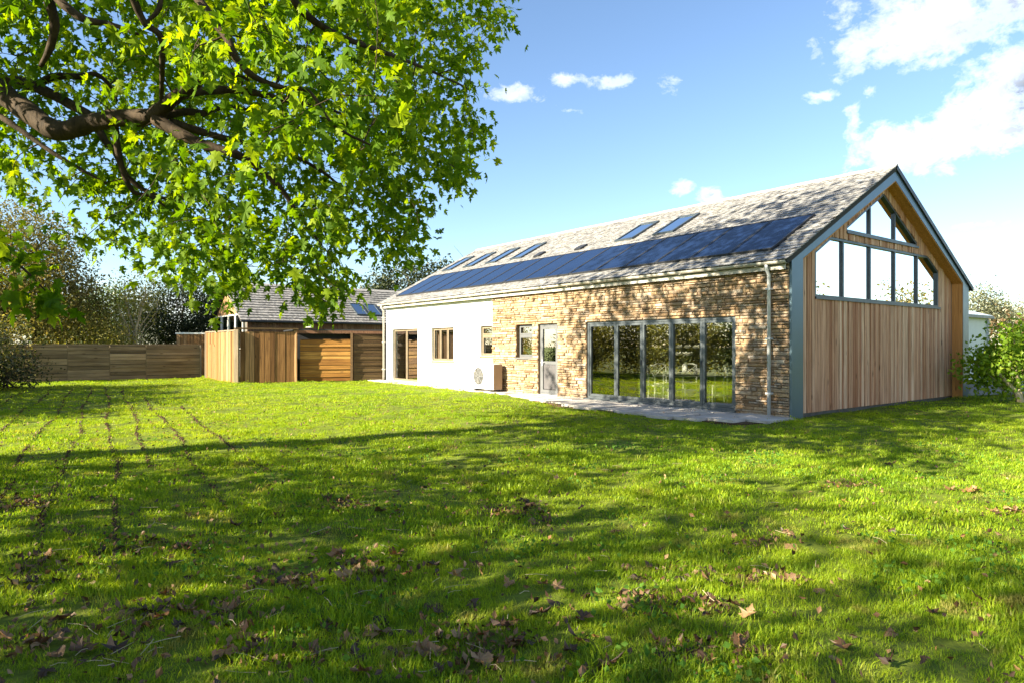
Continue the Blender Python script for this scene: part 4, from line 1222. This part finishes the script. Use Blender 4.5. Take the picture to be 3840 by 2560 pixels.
# ------------------------------------------------------------------ the big maple
maple = empty('maple_tree', (-9.9, 6.7, 0)); tag(maple, 'big maple whose bright green branches hang over the lawn at upper left', 'tree')
MX = Vector(maple.location)
rng = np.random.default_rng(3)
mb = MB(); mb.tube([(0, 0, -.2), (.05, 0, .5), (.1, 0, 2), (.25, .05, 3.6), (.45, .05, 5.0), (.3, .2, 7.5), (.5, .3, 10)], [.55, .42, .36, .33, .28, .18, .06], 14)
mb.build('trunk', M['bark'], maple, True)
NODES = []      # skeleton nodes (position, radius)
def limb(pix, rad, name='limb', start=None):
    """pix: (px, py, distance)"""
    pts = [np.array(at(*p)) for p in pix]
    if start is not None: pts = [np.array(start)] + pts
    # smooth by Catmull-Rom
    out = []; rr = []
    n = len(pts); rad = list(np.interp(np.linspace(0, 1, n), np.linspace(0, 1, len(rad)), rad))
    for i in range(n - 1):
        p0, p1, p2, p3 = pts[max(i - 1, 0)], pts[i], pts[i + 1], pts[min(i + 2, n - 1)]
        for u in np.linspace(0, 1, 5)[:-1]:
            out.append(.5 * ((2 * p1) + (-p0 + p2) * u + (2 * p0 - 5 * p1 + 4 * p2 - p3) * u ** 2 + (-p0 + 3 * p1 - 3 * p2 + p3) * u ** 3)); rr.append(rad[i] + (rad[i + 1] - rad[i]) * u)
    out.append(pts[-1]); rr.append(rad[-1])
    rr = [r * (1 + .06 * math.sin(i * 1.7) + .04 * math.sin(i * 3.1)) for i, r in enumerate(rr)]
    for p, r in zip(out, rr): NODES.append((p, r))
    MB().tube([p - np.array(MX) for p in out], rr, 12).build(name, M['bark'], maple, True)
TF = np.array(MX) + np.array((.4, .05, 4.9))
limb([(-330, 130, 8.4), (-130, 240, 8.1), (0, 345, 7.9), (110, 425, 7.7), (215, 492, 7.6), (330, 465, 7.5), (440, 445, 7.4), (560, 440, 7.3), (612, 405, 7.2), (655, 365, 7.1), (725, 325, 7.0), (770, 278, 6.9), (840, 265, 6.8), (930, 300, 6.7)], [.17, .15, .135, .125, .12, .11, .10, .095, .085, .07, .058, .045, .032, .016], 'limb', TF)
limb([(612, 410, 7.2), (700, 352, 7.3), (800, 340, 7.5), (910, 340, 7.7), (1020, 365, 7.9), (1180, 400, 8.2), (1330, 440, 8.5)], [.06, .05, .045, .04, .03, .012])
limb([(585, 448, 7.25), (680, 505, 7.2), (775, 548, 7.2), (880, 578, 7.2), (960, 625, 7.3), (1050, 705, 7.4), (1110, 790, 7.5), (1190, 900, 7.6)], [.075, .06, .05, .045, .035, .025, .012])
limb([(590, 440, 7.3), (700, 420, 7.5), (770, 425, 7.7), (850, 400, 7.9), (960, 420, 8.2)], [.05, .04, .03, .015])
limb([(640, 460, 7.3), (740, 490, 7.5), (850, 522, 7.7), (960, 545, 8.0), (1080, 575, 8.3), (1230, 660, 8.6), (1330, 760, 8.8)], [.05, .042, .035, .03, .02, .01])
limb([(-250, 190, 8.9), (-100, 255, 8.8), (0, 300, 8.7), (90, 312, 8.6), (180, 348, 8.5), (280, 402, 8.4), (340, 440, 8.3), (395, 530, 8.2), (435, 580, 8.2), (480, 665, 8.2), (560, 725, 8.3), (650, 760, 8.4), (720, 830, 8.5)], [.12, .1, .085, .075, .065, .055, .045, .035, .03, .02, .01], 'limb', TF + np.array((0, .1, .2)))
limb([(140, 320, 8.5), (205, 288, 8.5), (300, 288, 8.6), (360, 280, 8.7), (410, 320, 8.8), (440, 380, 8.9)], [.05, .04, .03, .012])
limb([(430, 470, 7.5), (440, 550, 7.5), (460, 640, 7.6), (500, 720, 7.7), (560, 735, 7.8), (640, 790, 7.9)], [.04, .035, .03, .02, .01])
limb([(170, -60, 6.4), (185, 10, 6.5), (205, 90, 6.6), (188, 180, 6.7), (152, 250, 6.8)], [.05, .05, .045, .035, .02])
limb([(150, -80, 6.4), (230, 10, 6.4), (300, 65, 6.4), (350, 82, 6.4), (415, 92, 6.4), (520, 130, 6.4)], [.045, .04, .03, .012])
limb([(480, -60, 5.8), (510, 20, 5.9), (545, 90, 6.0), (603, 140, 6.1), (608, 250, 6.3), (605, 370, 6.8)], [.035, .032, .03, .026, .02])
limb([(600, -60, 6.0), (598, 30, 6.0), (545, 90, 6.0)], [.025, .022, .015])
limb([(720, -40, 4.9), (765, 30, 4.9), (810, 90, 4.9), (855, 150, 4.9), (885, 220, 4.9), (955, 290, 5.0), (1060, 330, 5.1), (1160, 345, 5.2), (1250, 470, 5.2), (1390, 545, 5.3)], [.036, .034, .03, .026, .02, .014, .008])
limb([(-60, 400, 7.2), (20, 450, 7.2), (100, 505, 7.2), (200, 575, 7.2), (310, 640, 7.3), (400, 690, 7.4)], [.035, .03, .022, .01])
limb([(1080, -50, 6.2), (1130, 40, 6.3), (1260, 130, 6.6), (1420, 190, 7.2), (1600, 260, 8.2), (1750, 330, 9.0)], [.04, .035, .03, .02, .01])
limb([(-60, 880, 3.9), (20, 960, 3.9), (90, 1010, 3.9), (170, 1090, 4.0)], [.012, .010, .007, .004])
# upper crown limbs, out of the picture
for k in range(9):
    a = k * .78 + .3; e = TF + np.array((5.2 * math.cos(a) * (1 + .2 * math.sin(k * 3)), 4.6 * math.sin(a), 2.2 + 2.2 * ((k * 37) % 10) / 10))
    pr = curve_pts(TF + np.array((0, 0, .4 + .3 * (k % 4))), e, .6, 9, rng, .06); rr = np.linspace(.13, .02, 10)
    inside = any(p[1] > .5 and 0 < CX + F * p[0] / p[1] < 3840 and HZ - F * (p[2] - H) / p[1] > 0 for p in pr)
    if inside: continue
    for p, r in zip(pr, rr): NODES.append((p, r))
    MB().tube([p - np.array(MX) for p in pr], rr, 9).build('limb', M['bark'], maple, True)
# clusters of leaves: where the crown is seen (outline in 2352 px overview units) and the rest of the crown round it
OUTL = [(-40, -40), (1190, -40), (1186, 40), (1176, 78), (1120, 70), (1110, 100), (1150, 130), (1152, 180), (1120, 200), (1080, 190), (1110, 230), (1138, 270), (1138, 330), (1105, 350), (1110, 390), (1096, 445), (1040, 450), (1030, 425), (1005, 430), (1008, 500), (985, 560), (960, 630), (910, 640), (880, 560), (850, 520), (815, 520), (800, 600), (812, 690), (760, 735), (715, 715), (700, 640), (650, 655), (610, 630), (560, 660), (530, 690), (490, 700), (450, 650), (390, 650), (340, 640), (300, 590), (240, 590), (255, 500), (215, 475), (130, 480), (90, 440), (-40, 450)]
def inside(px, py, poly):
    c = False; n = len(poly); j = n - 1
    for i in range(n):
        xi, yi = poly[i]; xj, yj = poly[j]
        if (yi > py) != (yj > py) and px < (xj - xi) * (py - yi) / (yj - yi) + xi: c = not c
        j = i
    return c
HOLES = [(200, 260, 45, 35), (1075, 75, 45, 28), (985, 120, 25, 25), (345, 240, 30, 25), (90, 390, 45, 22), (450, 480, 35, 30), (870, 560, 20, 25), (230, 60, 22, 30), (500, 60, 22, 22), (540, 460, 26, 20), (350, 420, 20, 16), (640, 500, 20, 18), (590, 600, 22, 18), (420, 560, 20, 16)]
K = 3840 / 2352
OUTL = [(x * (.972 if x > 300 else 1), y * (.975 if y > 300 else 1)) for x, y in OUTL]
NPX = np.array([((CX + F * p[0] / p[1]) / K, (HZ - F * (p[2] - H) / p[1]) / K, p[1], r) for p, r in NODES if r > .012 and p[1] > 1])
clusters = []
tries = 0
while len(clusters) < 570 and tries < 20000:
    tries += 1
    x, y = rng.uniform(-40, 1190), rng.uniform(-40, 735)
    if not inside(x, y, OUTL): continue
    if any(((x - a) / c) ** 2 + ((y - b) / d) ** 2 < 1 for a, b, c, d in HOLES) and rng.uniform() < .93: continue
    if x > 940 or (x > 850 and y > 350): Y = rng.uniform(7.6, 10.5)
    elif 430 < x < 900 and y < 420: Y = rng.choice([rng.uniform(4.3, 6.2), rng.uniform(6, 9)], p=[.30, .70])
    elif y > 480: Y = rng.uniform(6.4, 9.2)
    else: Y = rng.uniform(6.6, 9.8)
    if x < 420 and rng.uniform() < .30: continue
    dd_ = np.hypot(NPX[:, 0] - x, NPX[:, 1] - y); hit = (dd_ < 26 + NPX[:, 3] * 60) & (NPX[:, 2] > Y - .15)
    if hit.any():
        if rng.uniform() < .4: continue
        Y = float(NPX[hit, 2].max()) + rng.uniform(.35, 1.8)
    clusters.append((np.array(at(x * K, y * K, Y)), 0))
nfar = 0
while nfar < 250:                                     # farther boughs that close the gaps
    x, y = rng.uniform(250, 1150), rng.uniform(-40, 690)
    if not inside(x, y, OUTL): continue
    if any(((x - a) / c) ** 2 + ((y - b) / d) ** 2 < 1 for a, b, c, d in HOLES): continue
    clusters.append((np.array(at(x * K, y * K, rng.uniform(9.3, 12.0))), 0)); nfar += 1
for x, y, Y in [(20, 560, 3.9), (40, 590, 3.9), (60, 620, 3.95), (85, 650, 4.0), (105, 675, 4.0), (8, 600, 3.85), (120, 690, 4.05), (30, 640, 3.9), (75, 690, 4.0), (168, 545, 5.2), (178, 560, 5.2)]:
    clusters.append((np.array(at(x * K, y * K, Y)), 1))
cen = np.array((-6.6, 8.6, 8.0)); rad3 = np.array((6.6, 5.8, 4.6))
nout = 0
while nout < 720:
    d = rng.normal(size=3); d /= np.linalg.norm(d); p = cen + d * rad3 * rng.uniform(.25, 1) ** .5
    if p[2] < 4.2 or (p[2] < 6.3 and p[0] < -7.5): continue
    if p[1] > .4:
        px = CX + F * p[0] / p[1]; py = HZ - F * (p[2] - H) / p[1]
        if -60 < px < 3900 and py > -60: continue
    if math.hypot(p[0], p[1]) < 2.5 and p[2] < 6: continue
    clusters.append((p, 2)); nout += 1
for k in range(60):
    p = np.array((-4.9, 9.0, 6.9)) + rng.normal(0, 1, 3) * np.array((1.3, 1.2, .7))
    px = CX + F * p[0] / p[1]; py = HZ - F * (p[2] - H) / p[1]
    if py > -60: continue
    clusters.append((p, 2))
# connect clusters to the nearest wood, growing twigs outwards
NP = np.array([n[0] for n in NODES]); NR = [n[1] for n in NODES]
order = sorted(range(len(clusters)), key=lambda i: np.min(np.sum((NP - clusters[i][0]) ** 2, 1)))
tw_vis, tw_out = MB(), MB()
NPl = list(NP)
cap_n = len(NPl) + len(clusters) * 4 + 10
buf = np.zeros((cap_n, 3)); buf[:len(NPl)] = NP; cnt = len(NPl)
bases = []
for i in order:
    p, kd = clusters[i]
    d2 = np.sum((buf[:cnt] - p) ** 2, 1); j = int(np.argmin(d2)); q = buf[j].copy(); dist = math.sqrt(d2[j])
    if dist > .12:
        n = 3 if dist < .8 else 5
        pts = curve_pts(q, p, .05 * dist, n, rng, .07)
        r0 = min(NR[j] * .6, .006 + .011 * dist); r0 = max(r0, .0045)
        rr = np.linspace(r0, .003, n + 1)
        (tw_out if kd == 2 else tw_vis).tube([a - np.array(MX) for a in pts], rr, 5, False)
        for a, r in zip(pts[1:], rr[1:]):
            buf[cnt] = a; cnt += 1; NR.append(r)
    bases.append((p, kd, (p - q) / max(dist, 1e-6)))
tag(tw_vis.build('twigs', M['bark'], maple, True), None, None, None, 'stuff')
tag(tw_out.build('upper_twigs', M['bark'], maple, True), None, None, None, 'stuff')
# one maple leaf: five pointed lobes, cupped, 11 outline points round the stalk end
LEAF_R = [(.10, -.07, .0), (.20, .0, -.01), (.36, .02, -.05), (.27, .10, -.01), (.16, .15, .02), (.34, .26, -.02), (.40, .36, -.03), (.56, .46, -.09), (.38, .46, -.02), (.30, .52, .0), (.13, .47, .03), (.17, .66, .0), (.25, .70, -.03), (.12, .80, -.02)]
LEAF = np.array([(0, .40, .05), (0, 0, 0)] + LEAF_R + [(0, 1.05, -.10)] + [(-x, y, z) for x, y, z in reversed(LEAF_R)])
_n = len(LEAF)
LT = np.array([(0, i, i + 1 if i + 1 < _n else 1) for i in range(1, _n)])
def maple_leaves(centers, dirs, per, size, rng, sig):
    n = len(centers) * per
    pos = np.repeat(centers, per, 0) + rng.normal(0, sig, (n, 3)) * np.array((1, 1, .8))
    d = np.repeat(dirs, per, 0) * .5 + rng.normal(0, .55, (n, 3)); d[:, 2] -= .75
    d /= np.linalg.norm(d, axis=1, keepdims=True)
    up = rng.normal(0, .75, (n, 3)); up[:, 2] += .9
    nx_ = np.cross(d, up); nx_ /= np.linalg.norm(nx_, axis=1, keepdims=True) + 1e-9
    nz_ = np.cross(nx_, d)
    sz = size * rng.uniform(.6, 1.25, n)
    curl = rng.uniform(.3, 2.6, n)
    lx = LEAF[None, :, 0] * sz[:, None]; ly = LEAF[None, :, 1] * sz[:, None]; lz = LEAF[None, :, 2] * sz[:, None] * curl[:, None]
    V = pos[:, None, :] + lx[..., None] * nx_[:, None, :] + ly[..., None] * d[:, None, :] + lz[..., None] * nz_[:, None, :]
    T = (np.arange(n)[:, None, None] * len(LEAF) + LT[None]).reshape(-1, 3)
    return V.reshape(-1, 3), T, np.repeat(rng.uniform(0, 1, n), len(LT))
vis = [b for b in bases if b[1] == 0]; spr = [b for b in bases if b[1] == 1]; outb = [b for b in bases if b[1] == 2]
V, T, R = maple_leaves(np.array([b[0] for b in vis]), np.array([b[2] for b in vis]), 16, .125, rng, .16)
link_mesh('crown', np_mesh('crown', V - np.array(MX), T, R), M['maple'], maple)
V, T, R = maple_leaves(np.array([b[0] for b in spr]), np.array([b[2] for b in spr]), 7, .115, rng, .06)
tag(link_mesh('low_spray', np_mesh('low_spray', V - np.array(MX), T, R), M['maple'], maple), None, None, None, 'stuff')
V, T, R = maple_leaves(np.array([b[0] for b in outb]), np.array([b[2] for b in outb]), 9, .2, rng, .3)
link_mesh('upper_crown', np_mesh('upper_crown', V - np.array(MX), T, R), M['maple'], maple)

# ------------------------------------------------------------------ fallen leaves on the lawn
M['dead'] = leaf_mat('dead_leaf', [(.1, (.03, .014, .006)), (.4, (.075, .036, .013)), (.65, (.15, .078, .028)), (.85, (.25, .155, .07)), (1, (.26, .08, .015))], .12, (1, .8, .5), .6, .1, .05)
rl = random.Random(9)
protos = []
for v in range(6):
    cu = rl.uniform(1.2, 3.2); ph = rl.uniform(0, 6); ax = rl.uniform(0, 3.14)
    vs = []
    for x, y, z in LEAF:
        y2 = y - .4; u = x * math.cos(ax) + y2 * math.sin(ax); w = -x * math.sin(ax) + y2 * math.cos(ax)
        an = u * cu * 1.1; ru = math.sin(an) / (cu * 1.1); rz_ = (1 - math.cos(an)) / (cu * 1.1)          # rolled up about one axis
        vs.append((ru + .05 * math.sin(9 * w + ph), w * .85, rz_ + .16 * w * w + .07 * math.sin(8 * u + 5 * w + ph)))
    me = np_mesh('fallen_leaf', vs, LT, [rl.random()] * len(LT)); me.materials.append(M['dead'])
    protos.append(me)
PTN = []
def in_front(px, py):
    Y = F * H / (py - HZ)
    return (px - CX) / F * Y, Y
spots = [(1530, 2150), (1210, 2240), (890, 1970), (1790, 2120), (1910, 2210), (2080, 2280), (2130, 2330), (1620, 2260), (1640, 2290), (2490, 2490), (1800, 2490), (1640, 2465), (2220, 2520), (850, 2470), (560, 2440), (2140, 2460), (2180, 2340), (3500, 2290), (3690, 2265), (2960, 2010), (2710, 2065), (3330, 2010), (3345, 1745), (3560, 1850), (1400, 2370), (1350, 2540), (620, 2250)]
drifts = [(rl.uniform(60, 3000) if rl.random() < .8 else rl.uniform(2400, 3800), 1800 + 740 * rl.random() ** .8) for k in range(26)]
for i in range(285):
    if rl.random() < .75:
        a, b = rl.choice(drifts); k = (b - HZ) / 900
        px, py = a + rl.gauss(0, 110 * k), b + rl.gauss(0, 28 * k)
    else:
        px = rl.uniform(40, 3800); py = 1750 + 800 * rl.random() ** .8
    if py < 1640 or py > 2640 or (px > 2400 and rl.random() < .3): continue
    spots.append((px, py))
for i, (px, py) in enumerate(spots):
    x, y = in_front(px + rl.uniform(-8, 8), py + rl.uniform(-8, 8))
    o = bpy.data.objects.new('fallen_leaf', protos[i % 6]); COL.objects.link(o)
    s_ = rl.uniform(.07, .15)
    o.location = (x, y, gz(x, y) + .018 + rl.uniform(0, .014)); o.scale = (s_,) * 3
    o.rotation_euler = (rl.uniform(-.5, .5) + (math.pi if rl.random() < .5 else 0), rl.uniform(-.5, .5), rl.uniform(0, 6.28))
    tag(o, 'curled dry brown maple leaf lying among others on the green lawn', 'leaf', 'fallen leaves on the lawn')
# small debris: leaf scraps and dry stalks
n = 5200
yy = 2.6 + 14 * RNG.uniform(0, 1, n) ** 1.3; xx = (RNG.uniform(-.80, .80, n)) * yy
keep = RNG.uniform(0, 1, n) < np.where(xx > .1 * yy, .35, 1.0)
pos = np.stack([xx, yy, np.array([gz(a, b) for a, b in zip(xx, yy)]) + RNG.uniform(.012, .045, n)], 1)[keep]
dr_ = []
for a, b in drifts:
    x0, y0 = in_front(a, b)
    for q in range(70):
        x, y = x0 + rl.gauss(0, .16), y0 + rl.gauss(0, .11)
        dr_.append((x, y, gz(x, y) + rl.uniform(.008, .04)))
pos = np.concatenate([pos, np.array(dr_)])
V, T, R = leaf_quads(pos, .042, RNG, 0, 1.6)
tag(link_mesh('leaf_litter', np_mesh('leaf_litter', V, T, R), M['dead']), 'scraps of dry brown leaf scattered through the lawn', 'leaf litter', None, 'stuff')
wc = [(rl.uniform(-.8, .8), 2.6 + 8 * rl.random()) for k in range(60)]
wp = []
for a, b in wc:
    for q in range(45):
        x, y = a * b + rl.gauss(0, .16), b + rl.gauss(0, .16)
        wp.append((x, y, gz(x, y) + rl.uniform(.02, .05)))
V, T, R = leaf_quads(np.array(wp), .034, RNG, -.3, 1.25)
tag(link_mesh('clover', np_mesh('clover', V, T, R), leaf_mat('clover_leaf', [(.1, (.05, .13, .02)), (.9, (.12, .23, .03))], .4, (1.1, 1.2, .4), .6, .3, .004)), 'patches of small leaved clover among the lawn grass', 'clover', None, 'stuff')
st = MB()
for i in range(170):
    px = rl.uniform(0, 3840) if rl.random() < .4 else rl.gauss(900, 700); py = 1650 + 900 * rl.random()
    x, y = in_front(px, py); a = rl.uniform(0, 6.28); l_ = rl.uniform(.04, .16); z_ = gz(x, y) + rl.uniform(.025, .05)
    dx, dy = math.cos(a) * l_, math.sin(a) * l_
    st.tube([(x, y, z_), (x + dx * .5, y + dy * .5, z_ + rl.uniform(-.008, .012)), (x + dx, y + dy, z_ + rl.uniform(-.01, .01))], rl.uniform(.001, .0022), 4, False)
tag(st.build('dry_stalks', plain_mat('dry_stalk', (.36, .30, .19), .8, .2), None), 'dry pale stalks and bits of straw scattered on the lawn', 'straw', None, 'stuff')

# ------------------------------------------------------------------ grass
def grass_mat():
    m, nt, bs = base_mat('grass_blade')
    nt.nodes.remove(bs); out = nt.nodes['Material Output']
    a = nd(nt, 'ShaderNodeAttribute', attribute_name='rnd'); o = nd(nt, 'ShaderNodeObjectInfo')
    n1 = noise(nt, coords(nt, (.8, .8, .8), kind='World'), 1.0, 4, .6)
    n2 = noise(nt, coords(nt, (.22, .22, .22), kind='World'), 1.0, 2, .5)
    f = fm(nt, 'ADD', fm(nt, 'MULTIPLY', a.outputs['Fac'], .35), fm(nt, 'ADD', fm(nt, 'MULTIPLY', o.outputs['Random'], .15), fm(nt, 'MULTIPLY', n1, .5)))
    c = ramp(nt, f, [(.2, (.085, .19, .012)), (.45, (.20, .335, .016)), (.65, (.31, .41, .020)), (.85, (.39, .43, .04)), (1, (.46, .40, .15))])
    c = mixc(nt, ramp(nt, n2, [(.4, (0, 0, 0)), (.65, (.4, .4, .4))]), c, (.30, .36, .02))
    n3 = noise(nt, coords(nt, (2.6, 2.6, 2.6), kind='World'), 1.0, 3, .6)
    c = mixc(nt, ramp(nt, n3, [(.57, (0, 0, 0)), (.68, (.75, .75, .75))]), c, (.30, .25, .09))
    c = mixc(nt, ramp(nt, n3, [(.33, (.7, .7, .7)), (.44, (0, 0, 0))]), c, (.05, .12, .012))
    df = nd(nt, 'ShaderNodeBsdfDiffuse'); nt.links.new(c, df.inputs[0])
    tl = nd(nt, 'ShaderNodeBsdfTranslucent'); nt.links.new(mixc(nt, 1.0, c, (1.45, 1.3, .35), 'MULTIPLY'), tl.inputs[0])
    m1 = nd(nt, 'ShaderNodeMixShader'); m1.inputs[0].default_value = .5
    nt.links.new(df.outputs[0], m1.inputs[1]); nt.links.new(tl.outputs[0], m1.inputs[2])
    gl = nd(nt, 'ShaderNodeBsdfGlossy'); gl.inputs['Roughness'].default_value = .45
    m2 = nd(nt, 'ShaderNodeMixShader'); m2.inputs[0].default_value = .012
    nt.links.new(m1.outputs[0], m2.inputs[1]); nt.links.new(gl.outputs[0], m2.inputs[2])
    nt.links.new(m2.outputs[0], out.inputs[0])
    return m
M['grass'] = grass_mat()
tuft_col = bpy.data.collections.new('grass_tufts')
def make_tuft(nb, rad, hgt, wid, seed):
    r = np.random.default_rng(seed)
    V = []; T = []; R = []
    for i in range(nb):
        a = r.uniform(0, 6.28); q = rad * math.sqrt(r.uniform()); bx, by = q * math.cos(a), q * math.sin(a)
        h = hgt * r.uniform(.45, 1.2); la = r.uniform(0, 6.28); ln = h * r.uniform(.15, 1.0)
        dx, dy = math.cos(la), math.sin(la); sx, sy = -dy, dx
        w = wid * r.uniform(.6, 1.3)
        b = len(V)
        for u, ww in ((0, 1.0), (.5, .85)):
            cx_, cy_, cz_ = bx + dx * ln * u * u, by + dy * ln * u * u, h * (u - .12 * u * u)
            V += [(cx_ - sx * w * ww / 2, cy_ - sy * w * ww / 2, cz_), (cx_ + sx * w * ww / 2, cy_ + sy * w * ww / 2, cz_)]
        V.append((bx + dx * ln, by + dy * ln, h * .85))
        T += [(b, b + 1, b + 3), (b, b + 3, b + 2), (b + 2, b + 3, b + 4)]
        v = r.uniform(); R += [v, v, v]
    me = np_mesh('grass_tuft', V, np.array(T), R); me.materials.append(M['grass'])
    o = bpy.data.objects.new('grass_tuft', me); tuft_col.objects.link(o)
NV = 6
for v in range(NV): make_tuft(95, .10, .042, .0035, 100 + v)
for v in range(NV): make_tuft(72, .15, .038, .0062, 200 + v)
for v in range(NV): make_tuft(66, .24, .036, .012, 300 + v)
def excluded(x, y):
    t, s = to_house(x, y)
    if -.05 < t < 18.2 and s > path_edge(t) + .03 * math.sin(t * 9) + .05 * math.sin(t * 3.3): 
        return True
    if t >= -.02 and s > -.05 and t < 18: return True
    if 25.0 < t and s > -4: return True
    return False
PT = []
def scatter(y0, y1, dens, var, xm=.86):
    area = xm * (y1 ** 2 - y0 ** 2)
    n = int(area * dens)
    ys = np.sqrt(RNG.uniform(y0 ** 2, y1 ** 2, n)); xs = RNG.uniform(-xm, xm, n) * ys
    for x, y in zip(xs, ys):
        if excluded(x, y): continue
        skip = False
        for off, a, b in ROWS:
            if a <= y <= b:
                p = row_point(off, y)
                if abs((Vector((x, y)) - p).dot(rn)) < .03 + .0016 * y and random.random() < .75: skip = True; break
        if skip: continue
        # thin worn patches
        w = math.sin(x * 1.3 + 2.0) * math.sin(y * 1.7 + x * .4) + .5 * math.sin(x * 3.7 + y * 2.9)
        if w > 1.05 and random.random() < .55: continue
        PT.append((x, y, gz(x, y) - .004, random.uniform(0, 6.28), random.uniform(.65, 1.4) * (1.0 + .35 * math.sin(x * 2.3 + y * 1.1) * math.sin(y * 2.0 - x)), var + random.randrange(NV)))
scatter(2.3, 5.0, 150, 0, .95)
scatter(5.0, 9.0, 80, NV)
scatter(9.0, 15.0, 42, NV)
scatter(15.0, 33.0, 16, 2 * NV)
PT = np.array(PT)
gm = bpy.data.meshes.new('grass')
gm.vertices.add(len(PT)); gm.vertices.foreach_set('co', PT[:, :3].astype(np.float32).ravel())
ra = gm.attributes.new('rot', 'FLOAT_VECTOR', 'POINT'); tilt = RNG.normal(0, .12, (len(PT), 2))
ra.data.foreach_set('vector', np.column_stack([tilt, PT[:, 3]]).astype(np.float32).ravel())
gm.attributes.new('scl', 'FLOAT', 'POINT').data.foreach_set('value', PT[:, 4].astype(np.float32))
gm.attributes.new('vi', 'INT', 'POINT').data.foreach_set('value', PT[:, 5].astype(np.int32))
gm.materials.append(M['grass'])
grass = bpy.data.objects.new('grass', gm); COL.objects.link(grass)
tag(grass, 'short uneven green grass covering the lawn', 'grass', None, 'stuff')
ng = bpy.data.node_groups.new('scatter_grass', 'GeometryNodeTree')
ng.interface.new_socket('Geometry', in_out='INPUT', socket_type='NodeSocketGeometry'); ng.interface.new_socket('Geometry', in_out='OUTPUT', socket_type='NodeSocketGeometry')
gi = ng.nodes.new('NodeGroupInput'); go = ng.nodes.new('NodeGroupOutput')
ci = ng.nodes.new('GeometryNodeCollectionInfo'); ci.inputs['Collection'].default_value = tuft_col; ci.inputs['Separate Children'].default_value = True; ci.inputs['Reset Children'].default_value = True
ip = ng.nodes.new('GeometryNodeInstanceOnPoints'); ip.inputs['Pick Instance'].default_value = True
def named(n, t):
    a = ng.nodes.new('GeometryNodeInputNamedAttribute'); a.data_type = t; a.inputs['Name'].default_value = n
    return a.outputs['Attribute']
L_ = ng.links
L_.new(gi.outputs[0], ip.inputs['Points']); L_.new(ci.outputs[0], ip.inputs['Instance'])
L_.new(named('vi', 'INT'), ip.inputs['Instance Index']); L_.new(named('rot', 'FLOAT_VECTOR'), ip.inputs['Rotation']); L_.new(named('scl', 'FLOAT'), ip.inputs['Scale'])
L_.new(ip.outputs[0], go.inputs[0])
md = grass.modifiers.new('scatter', 'NODES'); md.node_group = ng
